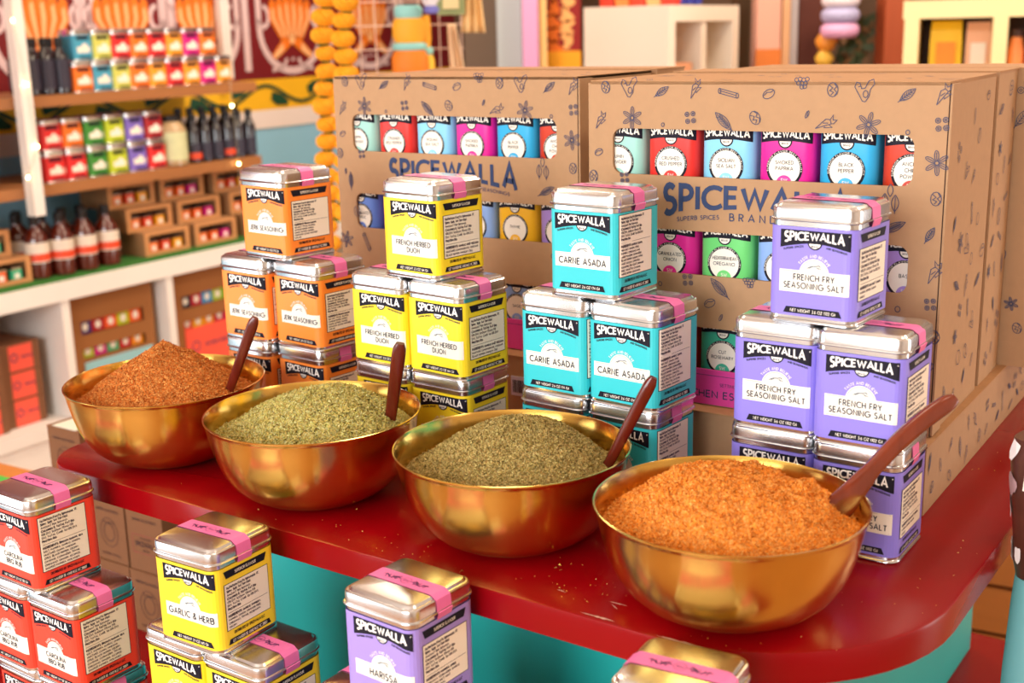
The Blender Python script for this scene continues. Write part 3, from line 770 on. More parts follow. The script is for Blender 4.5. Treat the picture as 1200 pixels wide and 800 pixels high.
def big_brand(g, cx, ztop, w, h0, h1, fn, th, name='SPICEWALLA'):
    tw = text_width(name, .26); sx = w / tw; x = -w / 2
    unit = h0 + (h1 - h0) * .3
    def f(a, b):
        t = (a * unit) / (w / 2); Hh = h0 + (h1 - h0) * abs(t) ** 1.7
        return fn(cx + a * unit, ztop - (1 - b) * Hh)
    for ch in name:
        gw, st = GL[ch]
        for s_ in st: stroke(g, [((x + a * sx) / unit, b) for a, b in s_], th, f)
        x += (gw + .26) * sx
sx0 = loc_r(779, 230)[0]
cxm = -BW / 2
big_brand(g, cxm, .2470, 2 * abs(cxm - sx0), .0150, .0245, front_print, .23)
def curved(g, s_, x0, x1, zf, h, th=.16):
    ww = text_width(s_, .3); sx = (x1 - x0) / ww; xx = x0
    for ch in s_:
        if ch == ' ': xx += .5 * sx; continue
        gw, st = GL[ch]
        for t_ in st: stroke(g, [((xx + a * sx) / h, b) for a, b in t_], th, lambda a, b: front_print(a * h, zf(a * h) + b * h))
        xx += (gw + .3) * sx
arcf = lambda x: .2215 - .0065 * ((x - cxm) / .08) ** 2
curved(g, 'SUPERB SPICES', sx0 + .012, sx0 + .050, arcf, .0034)
curved(g, 'AND SEASONINGS', cxm + (cxm - sx0) - .054, cxm + (cxm - sx0) - .008, arcf, .0034)
text(g, 'BRAND', cxm, .2200, .0058, front_print, .15, width=.040, gap=.7)
PRINT_BRAND = g.mesh('front_lettering', [NAVY])
def corner_fill(g, x, z, sx, sz, r, y, mi=0):
    pts = [(x, y, z)] + [(x + sx * r * (1 - cos(a)), y, z + sz * r * (1 - sin(a))) for a in [pi / 2 * k / 5 for k in range(6)]]
    g.poly(pts, mi)
g = G(); T = .003
xs = [-BW, WIN[0][0], WIN[0][1], 0]
g.box(((xs[0] + xs[1]) / 2, T / 2, (Z0 + ZT) / 2), (xs[1] - xs[0], T, ZT - Z0)); g.box(((xs[2] + xs[3]) / 2, T / 2, (Z0 + ZT) / 2), (xs[3] - xs[2], T, ZT - Z0))
zz = [Z0, WIN[2][2], WIN[2][3], WIN[1][2], WIN[1][3], WIN[0][2], WIN[0][3], ZT]
for a, b in ((0, 1), (2, 3), (4, 5), (6, 7)): g.box(((xs[1] + xs[2]) / 2, T / 2, (zz[a] + zz[b]) / 2), (xs[2] - xs[1], T, zz[b] - zz[a]))
for x0, x1, z0, z1 in WIN:
    for (x, sx) in ((x0, 1), (x1, -1)):
        for (z, sz) in ((z0, 1), (z1, -1)):
            corner_fill(g, x, z, sx, sz, .009, 0.0001); corner_fill(g, x, z, sx, sz, .009, T)
FRONT = g.mesh('front_panel', [KRAFT])
g = G(); g.box((-T / 2, BD / 2 + T / 2, (Z0 + ZT) / 2), (T, BD - T, ZT - Z0)); SIDE_R = g.mesh('side_panel', [KRAFT])
g = G(); g.box((-BW + T / 2, BD / 2 + T / 2, (Z0 + ZT) / 2), (T, BD - T, ZT - Z0)); SIDE_L = g.mesh('side_panel', [KRAFT])
g = G(); g.box((-BW / 2, BD / 2, ZT - T / 2 + .0005), (BW, BD, T)); TOPP = g.mesh('top_panel', [KRAFTE])
g = G(); g.box((-BW / 2, BD - T / 2, (Z0 + ZT) / 2), (BW - .006, T, ZT - Z0 - .008)); g.box((-BW / 2, BD / 2, Z0 + .0015), (BW - .006, BD - .006, .003)); g.box((-BW / 2, .058, (Z0 + ZT) / 2), (BW - .008, .002, ZT - Z0 - .01))
for z in (.2265, .1445): g.box((-BW / 2, .030, z - .0012), (BW - .008, .054, .002))
INNER = g.mesh('inner_tray', [KRAFTD])
g = G(); g.box((.0012, .013, (Z0 + ZT) / 2), (.0024, .025, ZT - Z0 - .003)); FLANGE_R = g.mesh('side_flange', [KRAFT])
g = G(); g.box((-BW - .0012, .013, (Z0 + ZT) / 2), (.0024, .025, ZT - Z0 - .003)); FLANGE_L = g.mesh('side_flange', [KRAFT])
def carton(P, yaw, label, lip=MAG, lip_text=True, full=True):
    t = empty('display_carton', (P[0], P[1], P[2] if len(P) > 2 else 0), yaw, label, 'box', 'kraft display cartons')
    fr = link('front_panel', FRONT, t)
    if full:
        tag(link('printed_doodles', PRINT_FRONT, fr), kind='stuff'); link('printed_lettering', PRINT_BRAND, fr)
    sd = link('side_panel', SIDE_R, t); link('side_panel', SIDE_L, t)
    if full: tag(link('printed_doodles', PRINT_SIDE, sd), kind='stuff')
    tp = link('top_panel', TOPP, t)
    if full: tag(link('printed_doodles', PRINT_TOP, tp), kind='stuff')
    link('inner_tray', INNER, t); link('side_flange', FLANGE_R, t); sm_ = boxpart('painted_gap_shade', mat('gap_shade_colour', (52, 34, 22), .9), t, (.0004, .0012, (Z0 + ZT) / 2), (.0008, .0018, ZT - Z0 - .002)); link('side_flange', FLANGE_L, t)  # dark strip: shade of the corner gap put in as colour
    lp = boxpart('coloured_lip', lip, t, (-BW / 2, -.0012, .0748), (BW - .006, .0020, .0310))
    if lip_text:
        g = G(); fn = lambda x, z: (x, -.0025, z)
        text(g, 'KITCHEN ESSENTIALS', -.168, .0660, .0058, fn, .17, width=.098)
        text(g, 'SETTINGS OF SUPERB SPICES', -.150, .0765, .0026, fn, .14, width=.052)
        stroke(g, [(-BW + .006, .0855), (-.006, .0855)], .0004, fn)
        for cx in (-.040, -.262):
            stroke(g, A(cx, .0735, .0085, .0085, 0, 360, 20), .0006, fn)
            for k in range(3): stroke(g, A(cx - .002 + .002 * k, .0745, .0025, .004, 0, 300, 8), .0005, fn)
            stroke(g, [(cx - .005, .068), (cx + .004, .069), (cx + .006, .074)], .0005, fn)
        link('printed_lettering', g.mesh('lip_text', [NAVY]), lp)
    return t
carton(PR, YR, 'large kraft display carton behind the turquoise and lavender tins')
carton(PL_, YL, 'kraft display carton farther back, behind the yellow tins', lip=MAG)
def plain_carton(name, P, yaw, d, label, group, seed, z0=Z0, zt=ZT, w=BW, slot=False, lab=False):
    """Closed kraft carton; P is the lower right corner of its front."""
    t = empty(name, (P[0], P[1], 0), yaw, label, 'box', group)
    g = G(); g.box((-w / 2, d / 2, (z0 + zt) / 2), (w, d, zt - z0)); b = link('carton_body', g.mesh('body', [KRAFT]), t)
    g = G(); g.box((-w / 2, d / 2, zt + .0008), (w + .002, d + .002, .0014)); link('top_flap', g.mesh('flap', [KRAFTE]), t)
    h = zt - z0
    tag(link('printed_doodles', rand_doodles(d, h - .004, int(d * h * 900) + 2, seed, lambda x, z: (.0007, x, z0 + z)), b), kind='stuff')
    tag(link('printed_doodles', rand_doodles(w, h - .004, int(w * h * 500) + 2, seed + 1, lambda x, z: (-w + x, -.0007, z0 + z)), b), kind='stuff')
    if slot: boxpart('hand_slot', mat('dark_slot', (60, 40, 26), .9), b, (-.012, -.0008, .215), (.006, .001, .045))
    if lab:
        o = boxpart('barcode_sticker', mat('sticker', (214, 206, 226), .5), b, (-.058, -.0008, z0 + .026), (.030, .0012, .020)); o['label'] = 'pale barcode sticker'
        g = G(); rr_ = random.Random(4)
        for k in range(11): g.box((-.070 + k * .0023, -.0018, z0 + .026), (rr_.choice((.0006, .0012)), .0006, .013))
        link('barcode', g.mesh('bars', [INK]), b)
    return t
def off(P, yaw, s, b): return (P[0] + cos(yaw) * s - sin(yaw) * b, P[1] + sin(yaw) * s + cos(yaw) * b)
plain_carton('shipping_carton', off(PR, YR, .0, .1665), YR, .074, 'narrow kraft carton right behind the large display carton', 'plain kraft cartons', 21)
plain_carton('shipping_carton', off(PR, YR, .030, .249), YR, .100, 'kraft carton with hand slot at the right end of the row of cartons', 'plain kraft cartons', 31, slot=True)
plain_carton('shipping_carton', off(PL_, YL, .0, .1665), YL, .066, 'narrow kraft carton behind the left display carton', 'plain kraft cartons', 41)
PLOW = (.31878, .90711)
plain_carton('flat_carton', PLOW, -.586, .420, 'low flat kraft carton under the large display carton', 'flat kraft cartons on the table', 51, 0.0002, .0565, .306)
plain_carton('flat_carton', (PL_[0] - .0078, PL_[1] - .0197), YL, .270, 'low flat kraft carton with barcode sticker under the left display carton', 'flat kraft cartons on the table', 61, 0.0002, .0565, .306, lab=True)

# cans behind the windows
CW, CR, CH = .0235, .0100, .0800
def csq(hw, r, n=5): return rsq(hw, r, n)
def cyf(x, off=0.0):
    """Front of a can bulges a little."""
    fl = CW - CR
    if abs(x) <= fl: return -CW - off
    a = math.asin(min(1, (abs(x) - fl) / CR)); return -(CW - CR) - CR * cos(a) - off
g = G()
g.rings([[(x, y, z) for x, y in csq(CW - d, max(.002, CR - d))] for d, z in ((.0008, 0), (0, .001), (0, .0700))], True, True, False)
CAN_BODY_G = g
g = G(); g.rings([[(x, y, z) for x, y in csq(CW + d, CR + d)] for d, z in ((-.0008, .0700), (-.0008, .0725), (.0002, .0735), (.0002, .0780), (-.003, .0795))], True, True, True)
CAN_LID = g.mesh('can_lid', [TIN], 40)
def can_print(lines, half):
    g = G(); f1 = lambda o_: (lambda x, z: (x, cyf(x, o_), z))
    n = 36; w = .0215
    bot = lambda x: .0600 - .0022 * (abs(x) / w) ** 2
    lo = [f1(.0002)(-w + 2 * w * i / n, bot(-w + 2 * w * i / n)) for i in range(n + 1)]; hi = [f1(.0002)(-w + 2 * w * i / n, .0690) for i in range(n + 1)]
    g.add(lo + hi, [(i, i + 1, i + n + 2, i + n + 1) for i in range(n)], 0)
    big_brand(g, 0, .0682, .0385, .0050, .0068, lambda x, z: f1(.0004)(x, z), .22)
    k0 = len(g.mi)
    # lettering is cream
    cnt = (len(lo) - 1)
    for i in range(cnt, len(g.mi)): g.mi[i] = 1
    g.poly([f1(.0003)(.0060 * cos(a), .0600 + .0062 * sin(a)) for a in [pi + pi * k / 10 for k in range(11)]], 0)
    g.poly([f1(.00045)(.0048 * cos(a), .0596 + .0046 * sin(a)) for a in [pi + pi * k / 10 for k in range(11)]], 1)
    text(g, 'BRAND', 0, .0571, .0014, f1(.0006), .16, mi=0)
    cz = .0378
    g.poly([f1(.0002)(.0152 * cos(a), cz + .0152 * sin(a)) for a in [2 * pi * k / 28 for k in range(28)]], 0)
    g.poly([f1(.0004)(.0131 * cos(a), cz + .0131 * sin(a)) for a in [2 * pi * k / 28 for k in range(28)]], 1)
    arc_text(g, 'SUPERIOR FLAVOR BEST QUALITY', 0, cz, .0135, .0012, f1(.0005), 200, .2, mi=1)
    g.poly([f1(.0005)(.0066 * cos(a) , cz - .0118 + .0066 * sin(a)) for a in [pi * k / 12 for k in range(13)]] , 2)
    text(g, 'SW', 0, cz - .0108, .0028, f1(.0007), .16, mi=1)
    nl = len(lines); h = .0027
    for i, ln in enumerate(lines):
        wd = min(.0215, text_width(ln) * h * 1.05)
        text(g, ln, 0, cz + .0012 + (nl - 1) * .0024 - i * .0048, h, f1(.0006), .15, width=wd, mi=0)
    return g
CPI = {}
def can(P, yaw, s, z, rgb, lines, label, group):
    m_ = mat('can_%d_%d_%d' % rgb, rgb, .4)
    gx = CAN_BODY_G.mesh('can_body', [m_], 40)
    p = off(P, yaw, s, .0045 + CW)
    t = empty('spice_can', (p[0], p[1], z), yaw, label, 'tin', group)
    link('body', gx, t); link('lid', CAN_LID, t)
    link('printed_label', can_print(lines, 0).mesh('can_print', [BANNER, CREAM, m_]), t)
ROWZ = (.2265, .1445, .0628)
SP = -.0262
R1 = [((158, 214, 200), ['CUMIN', 'POWDER'], 'pale mint cumin powder'), ((232, 48, 40), ['CRUSHED', 'RED PEPPER'], 'red crushed red pepper'), ((134, 206, 240), ['SICILIAN', 'SEA SALT'], 'light blue sea salt'), ((232, 32, 150), ['SMOKED', 'PAPRIKA'], 'magenta smoked paprika'), ((44, 172, 224), ['BLACK', 'PEPPER'], 'bright blue black pepper'), ((200, 56, 26), ['ANCHO', 'CHILE', 'POWDER'], 'brick red ancho chile')]
R2 = [((92, 132, 222), ['GRANULATED', 'GARLIC'], 'blue granulated garlic'), ((232, 32, 150), ['GRANULATED', 'ONION'], 'magenta granulated onion'), ((110, 212, 116), ['MEDITERRANEAN', 'OREGANO'], 'green oregano'), ((142, 178, 236), ['CAYENNE', 'CHILE', 'POWDER'], 'periwinkle cayenne powder'), ((250, 190, 28), ['THYME'], 'golden thyme'), ((172, 142, 218), ['BASIL'], 'lilac basil')]
R3 = [((250, 190, 28), ['TURMERIC'], 'golden turmeric'), ((226, 54, 30), ['CAYENNE'], 'red cayenne'), ((62, 186, 152), ['CUT', 'ROSEMARY'], 'green cut rosemary'), ((232, 32, 150), ['FENNEL'], 'magenta fennel'), ((142, 178, 236), ['SAGE'], 'periwinkle sage'), ((40, 166, 196), ['CORIANDER', 'POWDER'], 'blue coriander powder')]
for P, yaw, side, rows in ((PR, YR, 'of the large display carton', ((0, 0, 6), (1, 0, 6), (2, 0, 6))), (PL_, YL, 'of the left display carton', ((0, 0, 6), (1, 0, 6), (2, 3, 6)))):
    for rw, a, b in rows:
        for i in range(a, b):
            rgb, ln, nm = (R1, R2, R3)[rw][i]
            can(P, yaw, SP - .0503 * (5 - i), ROWZ[rw], rgb, ln, nm + ' tin in the ' + ('top', 'middle', 'bottom')[rw] + ' window ' + side, 'small tins behind the windows ' + side)

# ------------------------------------------------------------------ small brown boxes beside the table
KB = mat('small_box_card', (124, 80, 46), .75, 0, .08, 90)
KPRT = mat('small_box_print', (70, 42, 34), .7); KRED = mat('small_box_frame', (150, 60, 60), .7); KTOP = mat('box_top_label', (226, 222, 204), .6)
def small_box(x, y, z, yaw, label, style, h=.088):
    t = empty('small_box', (x, y, z), yaw, label, 'box', 'small brown boxes beside the table')
    g = G(); w = .0345; g.box((0, 0, h / 2), (2 * w, 2 * w, h)); b = link('box_body', g.mesh('b', [KB]), t)
    g = G(); g.box((0, 0, h + .0006), (2 * w + .001, 2 * w + .001, .0012)); link('top_flap', g.mesh('b', [KB]), t)
    g = G(); fn = lambda a, b_: (a, -w - .0005, b_)
    text(g, 'SUPERB SEASONINGS', 0, h - .016, .0036, fn, .16, width=.046, mi=0)
    if style == 0:
        stroke(g, [(-.025, .026), (.025, .026), (.025, .052), (-.025, .052), (-.025, .026)], .0007, fn, 1)
        text(g, 'SPICEWALLA', 0, .036, .0066, fn, .2, width=.040); text(g, 'ESTABLISHED', 0, .046, .0026, fn, .16); text(g, 'BRAND', 0, .029, .0028, fn, .16)
    else:
        stroke(g, ell(0, .042, .018, .021, 0, 20), .0009, fn); stroke(g, ell(0, .042, .011, .013, 0, 14), .0012, fn)
        text(g, 'SEASONINGS', 0, .055, .0026, fn, .16, width=.022); text(g, 'SUPERB SPICES', 0, .008, .0032, fn, .16, width=.040)
    link('printed_lettering', g.mesh('p', [KPRT, KRED]), b)
    return t
SBY = -.60
sb = Vector((cos(SBY), sin(SBY), 0)); sbk = Vector((-sin(SBY), cos(SBY), 0))
q0 = at(164, 600, 1.535)
BZ = -.4062
for col, nl_ in enumerate((2, 2, 3)):
    for lv in range(nl_):
        c = Vector((q0.x, q0.y, 0)) - sb * (.0735 * col) + sbk * (.035 + .003 * (lv % 2))
        nm = ['bottom', 'second', 'third'][lv]
        if col == 2 and lv == 2: nm_ = 'small brown box with pale top at the far left corner of the red table'
        else: nm_ = 'small brown printed box, %s of the %s column left of the teal cabinet' % (nm, ['nearest', 'middle', 'farthest'][col])
        o_ = small_box(c.x, c.y, BZ + lv * .0897, SBY + .03 * ((col + lv) % 2), nm_, 1 if (lv + col) % 2 == 0 else 0)
        if col == 2 and lv == 2: boxpart('top_sticker', KTOP, o_, (0, 0, .0898), (.050, .066, .0006))

# ------------------------------------------------------------------ the room
PSI = pi / 2 - TH                       # local x runs to the back, local -y faces the right
def wallbox(name, c, d, M, kind='structure', label=None):
    g = G(); g.box((0, 0, 0), d); o = link(name, g.mesh(name, [M]), None, c, PSI); tag(o, label, None, None, kind); return o
LB, LE = B_B - B_F, E_R - E_L
mb, me_ = (B_B + B_F) / 2, (E_R + E_L) / 2
FLOORM = mat('warm_wood_floor', (176, 122, 76), .45, 0, .25, 6, stretch=(.3, 3, 1))
PLAS = mat('cream_plaster', (226, 216, 202), .8, 0, .04, 4)
CEILM = mat('ceiling_plaster', (236, 226, 210), .85, 0, .03, 3)
MRED = mat('mural_red', (118, 14, 22), .6, 0, .15, 5); MYEL = mat('mural_yellow', (246, 188, 28), .6, 0, .06, 6)
MCRM = mat('mural_cream', (244, 228, 222), .6); MBLU = mat('mural_blue', (150, 204, 234), .6, 0, .05, 5)
wallbox('floor', room(me_, mb, FLOOR_Z - .05), (LB + .2, LE + .2, .1), FLOORM)
wallbox('ceiling', room(me_, mb, CEIL_Z + .05), (LB + .2, LE + .2, .1), CEILM)
wallbox('wall_left', room(E_L - .05, mb, (FLOOR_Z + CEIL_Z) / 2), (LB, .1, CEIL_Z - FLOOR_Z), MBLU)
wallbox('wall_right', room(E_R + .05, mb, (FLOOR_Z + CEIL_Z) / 2), (LB, .1, CEIL_Z - FLOOR_Z), PLAS)
wallbox('wall_back', room(me_, B_B + .05, (FLOOR_Z + CEIL_Z) / 2), (.1, LE, CEIL_Z - FLOOR_Z), mat('back_wall_brown', (98, 72, 52), .7, 0, .15, 3))
wallbox('wall_front', room(me_, B_F - .05, (FLOOR_Z + CEIL_Z) / 2), (.1, LE, CEIL_Z - FLOOR_Z), PLAS)
# frames of the shop window that lets the daylight in
FRM = mat('window_frame_paint', (210, 180, 140), .5)
def frame_part(nm, c, d): return wallbox(nm, c, d, FRM)
for e in (-1.85, -.6, .65): frame_part('window_1', room(e, B_F + .03, .55), (.06, .06, 1.8))
for z in (-.36, 1.45): frame_part('window_1', room(-.6, B_F + .03, z), (.06, 2.56, .07))
# mural on the left wall: fields of colour, painted flat
def mural(name, b0, b1, z0, z1, M, n=.004):
    g = G(); g.box((0, 0, 0), (b1 - b0, n, z1 - z0)); o = link(name, g.mesh(name, [M]), None, room(E_L + n / 2, (b0 + b1) / 2, (z0 + z1) / 2), PSI)
    tag(o, None, None, None, 'structure'); return o
WP = room(E_L, 0, 0)
def mw(px, py):
    X = on_plane(px, py, WP, ER); return (X.dot(EB), X.z)
zy1 = mw(340, 91)[1]; zy0 = mw(340, 126)[1]; zw0 = mw(340, 147)[1]
mural('trim_1', B_F, B_B, zy1, CEIL_Z, MRED); mural('trim_2', B_F, B_B, zy0, zy1, MYEL, .005); mural('trim_3', B_F, B_B, zw0, zy0, MCRM, .005)
def wmap(off_): return lambda b, z: tuple(ER * (E_L + off_) + EB * b + Vector((0, 0, z)))
SCROLL = mat('mural_scroll', (226, 196, 196), .6, 0, .08, 30); ORG = mat('mural_orange', (240, 122, 28), .6, 0, .15, 30); ORL = mat('mural_pale_orange', (250, 190, 130), .6); GRN = mat('mural_green', (20, 70, 44), .6)
bA = mw(345, 40)[0]; per = (mw(345, 40)[0] - mw(118, 40)[0]) / 2.0
pz = lambda py: mw(345, py)[1]
g = G(); fS, fO, fL = wmap(.0065), wmap(.0075), wmap(.0085)
zt, zb_ = pz(-60), pz(84)
hh_ = zt - zb_
# painted frames with a bunch of peppers inside; sizes in metres on the wall
cs_ = [mw(x_, 40)[0] for x_ in (45, 143, 236, 340, 432, 522)]
per = (cs_[-1] - cs_[0]) / 5
cs_ = [cs_[0] - per * q_ for q_ in (5, 4, 3, 2, 1)] + cs_
for c in cs_:
    if c < B_F + .3 or c > B_B - .2: continue
    w_ = per * .40
    u = w_
    zc = zb_ + u * .95
    U = [(c - w_, zt)] + [(c - w_ * cos(a), zc - u * .92 * sin(a)) for a in [pi * q / 16 for q in range(17)]] + [(c + w_, zt)]
    stroke(g, U, .026, fS, 0)
    for sgn in (-1, 1):
        stroke(g, [(c + sgn * (w_ * .86 - .16 * u * sin(a)), zc + .25 * u + .22 * u * cos(a)) for a in [q * .5 for q in range(10)]], .016, fS, 0)
        stroke(g, [(c + sgn * .03, zb_ + .30 * u), (c + sgn * .05, zb_ + .12 * u), (c + sgn * .11, zb_ + .06 * u)], .014, fS, 0)
    stroke(g, [(c, zb_ + .04), (c, zb_ + .32 * u)], .012, fS, 0)
    stroke(g, [(c + per / 2, zb_ + .01), (c + per / 2, zt)], .032, fS, 0)
    zj = zb_ + .72 * u
    for i, t in enumerate((-1, -.6, -.2, .2, .6, 1)):
        x0 = c + t * u * .30; x1 = c + t * u * .56; zt_ = zb_ + (1.72 - .12 * abs(t)) * u; q = u * .115
        g.poly([fO(x0 - q * .6, zj), fO(x0 + q * .6, zj), fO(x1 + q, (zj + zt_) / 2), fO(x1 + q * .7, zt_ - .1 * u), fO(x1 - q * .1, zt_), fO(x1 - q, zt_ - .15 * u), fO(x1 - q * 1.1, (zj + zt_) / 2)], 1)
        g.poly([fL(x0 - q * .25, zj + .05 * u), fL(x0 + q * .35, zj + .05 * u), fL(x1 + q * .45, (zj + zt_) / 2), fL(x1 + q * .2, zt_ - .2 * u), fL(x1 - q * .4, zt_ - .25 * u), fL(x1 - q * .4, (zj + zt_) / 2)], 2)
    for sgn in (-1, 1):
        g.poly([fO(c, zj + .12 * u), fO(c + sgn * .28 * u, zj + .02 * u), fO(c + sgn * .66 * u, zj - .34 * u), fO(c + sgn * .58 * u, zj - .44 * u), fO(c + sgn * .30 * u, zj - .30 * u), fO(c, zj - .10 * u)], 1)
        g.poly([fL(c + sgn * .30 * u, zj - .08 * u), fL(c + sgn * .62 * u, zj - .33 * u), fL(c + sgn * .55 * u, zj - .42 * u), fL(c + sgn * .28 * u, zj - .24 * u)], 2)
    g.poly([fL(c + .09 * u * cos(a), zj - .02 * u + .09 * u * sin(a)) for a in [2 * pi * q / 10 for q in range(10)]], 2)
mo = link('trim_4', g.mesh('mural_motifs', [SCROLL, ORG, ORL])); tag(mo, None, None, None, 'structure')
g = G(); f1 = wmap(.0085)
zc = (zy0 + zy1) / 2; a_ = (zy1 - zy0) * .30
b = B_F
pts = []
while b < B_B: pts.append((b, zc + a_ * sin(2 * pi * (b - mw(300, 100)[0]) / (per * .95) + 1.0))); b += .03
stroke(g, pts, .013, f1)
b = mw(300, 100)[0] - per * 6; k = 0
while b < B_B - .1:
    if b > B_F + .1:
        sg = 1 if k % 2 == 0 else -1
        p0_ = (b, zc + sg * a_ * .2)
        g.poly([f1(b, zc - sg * .01), f1(b + .05, zc + sg * a_ * .1), f1(b + .085, zc + sg * a_ * .9), f1(b + .075, zc + sg * a_ * 1.3), f1(b + .02, zc + sg * a_ * 1.2), f1(b - .01, zc + sg * a_ * .6)])
    b += per * .475; k += 1
tag(link('trim_5', g.mesh('mural_vine', [GRN])), None, None, None, 'structure')

# ------------------------------------------------------------------ wall shelving on the left
def sh(s, n, z): return room(-2.860 + n, 1.938 + s, z)
unit = empty('shelving_unit', sh(0, 0, FLOOR_Z), PSI, 'white shelving unit with two wooden boards and a cubby base on the left wall', 'shelf')
def up(name, M, s0, s1, n0, n1, z0, z1):
    return boxpart(name, M, unit, ((s0 + s1) / 2, -(n0 + n1) / 2, (z0 + z1) / 2 - FLOOR_Z), (s1 - s0, n1 - n0, z1 - z0))
SHW = mat('shelf_board_wood', (164, 106, 58), .55, 0, .2, 8, stretch=(.3, 3, 3))
S_END = 1.02
for s, z_ in ((.142, -.075), (-.70, -.075)): up('upright', WHITE, s - .017, s + .017, -.010, .022, z_, CEIL_Z)
su_ = (on_plane(264, 20, sh(0, -.30, 0), ER) - sh(0, 0, 0)).dot(EB); up('upright', WHITE, su_ - .020, su_ + .020, -.325, -.300, .236, CEIL_Z)
up('shelf_board', SHW, -1.3, S_END, -.33, -.012, .205, .235)
up('shelf_board', SHW, -1.3, S_END, -.33, -.012, -.030, .000)
CAB1 = 1.9
up('cabinet_top', WHITE, -1.3, CAB1, -.34, .010, -.318, -.266)
for s in (-1.29, -.56, -.17, .200, .575, .95, 1.325, 1.88): up('divider', WHITE, s - .013, s + .013, -.34, .004, -.655, -.318)
up('cubby_floor', WHITE, -1.3, CAB1, -.34, .010, -.690, -.655)
up('cabinet_back', WHITE, -1.3, CAB1, -.345, -.335, -.655, -.318)
up('kick_panel', WHITE, -1.3, CAB1, -.34, .000, FLOOR_Z, -.690)
g = G(); g.box((0, 0, 0), (CAB1 + 1.28, .30, .012))
GRASS = mat('grass_mat', (46, 104, 30), .9, 0, .5, 160, bump=.6)
mt = link('grass_mat', g.mesh('grass', [GRASS]), None, sh((CAB1 - 1.3) / 2, -.158, -.260), PSI); tag(mt, 'green artificial grass mat on the white cubby base', 'mat')
GT = -.2535

# simple shelf goods
g = G(); g.rings([[(x, y, z) for x, y in rsq(.033, .009, 2)] for z in (.004, .070)], True); 
for p0_, p1_, z0_, z1_, mi in ((-.021, .030, .057, .067, 1), (-.021, .030, .022, .038, 2), (-.015, .024, .007, .012, 1), (QL - .024, QL + .022, .019, .056, 2)):
    sheet(g, p0_, p1_, z0_, z1_, .0004, mi, n=4)
g.poly([wrap(.0045 + .011 * cos(a), .036 + .011 * sin(a), .0005) for a in [pi * k / 6 for k in range(7)]], 2)
FARLAB = g
FL_CACHE = {}
def far_tin(s, n, z, rgb, label, group, yaw=0.0, f=sh):
    if rgb not in FL_CACHE: FL_CACHE[rgb] = FARLAB.mesh('far_label', [mat('far_%d_%d_%d' % rgb, rgb, .45), BANNER, CREAM])
    t = empty('spice_tin', f(s, n, z), PSI + yaw, label, 'tin', group)
    link('body', TIN_BODY, t); link('lid', TIN_LID, t); link('label', FL_CACHE[rgb], t); link('tape', TAPE, t)
CN = {(246, 120, 30): 'orange', (70, 160, 190): 'blue', (206, 206, 96): 'pale green', (250, 160, 40): 'amber', (222, 40, 40): 'red', (214, 20, 130): 'magenta', (60, 140, 50): 'green', (190, 206, 40): 'lime', (126, 104, 196): 'violet', (170, 30, 36): 'dark red'}
OR_, BLU_, PG_, AM_, RD_, MG_, GR_, LM_, VI_, DR_ = CN.keys()
def order(i): return ['first', 'second', 'third', 'fourth', 'fifth', 'sixth', 'seventh', 'eighth', 'ninth', 'tenth'][i]
for i, c in enumerate((OR_, BLU_, PG_, OR_, AM_, RD_, AM_, MG_, AM_)):
    far_tin(.368 + .0668 * i, -.060, .2352, c, '%s tin, lower row of the top wall shelf, %s from the left' % (CN[c], order(i)), 'tins on the top wall shelf', .02 * (i % 3 - 1))
for i, c in enumerate((BLU_, PG_, RD_, OR_, RD_, AM_, MG_, OR_)):
    far_tin(.385 + .0668 * i, -.072, .2352 + .0852, c, '%s tin, upper row of the top wall shelf, %s from the left' % (CN[c], order(i)), 'tins on the top wall shelf', .02 * (i % 2))
for i, c in enumerate((RD_, RD_, GR_, LM_, VI_, RD_)):
    far_tin(.245 + .0720 * i, -.060, .0002, c, '%s tin, lower row of the middle wall shelf, %s from the left' % (CN[c], order(i)), 'tins on the middle wall shelf', .02 * (i % 3 - 1))
for i, c in enumerate((RD_, RD_, GR_, LM_, VI_, DR_)):
    if i == 1: continue
    far_tin(.252 + .0720 * i, -.072, .0002 + .0852, c, '%s tin, upper row of the middle wall shelf, %s from the left' % (CN[c], order(i)), 'tins on the middle wall shelf')
far_tin(.324, -.075, .0854, OR_, 'orange tin between the red and green ones on the middle wall shelf', 'tins on the middle wall shelf')
for i in range(3):
    for lv in range(2):
        far_tin(-.02 - .075 * i, -.10, .0002 + .0852 * lv, RD_, '%s red tin on the middle shelf, %s left of the white upright' % (('lower', 'upper')[lv], order(i)), 'red tins left of the white upright')
# bottles
def bottle(name, s, n, z, h, r, neck, Mg, Mcap, lab_m, z0, z1, label, group, M2=None, f=sh, sh_z=.62):
    t = empty(name, f(s, n, z), PSI, label, 'bottle', group)
    pr = [(.0001, .0005), (r * .8, .0003), (r, .004), (r, h * sh_z), (r * .86, h * (sh_z + .07)), (neck * 1.15, h * (sh_z + .17)), (neck, h * (sh_z + .22)), (neck, h * .88)]
    link('glass_body', lathe(pr, 20).mesh('bb', [Mg], 40), t)
    link('cap', lathe([(neck * 1.15, h * .85), (neck * 1.2, h * .86), (neck * 1.2, h * .985), (neck * .9, h), (.0001, h)], 16).mesh('cap', [Mcap], 40), t)
    g = G(); lathe([(r + .0006, z0 * h), (r + .0006, z1 * h)], 20, 0, g)
    lb = link('label', g.mesh('lab', [lab_m], 40), t)
    if M2:
        g = G(); lathe([(r + .0010, z0 * h + .004), (r + .0010, (z0 * .55 + z1 * .45) * h)], 20, 0, g); link('label_band', g.mesh('lab2', [M2], 40), lb)
    return t
AMB = mat('amber_sauce_glass', (84, 26, 12), .12, 0, spec=.8, coat=.4); DKG = mat('dark_glass', (22, 18, 26), .12, spec=.8, coat=.4)
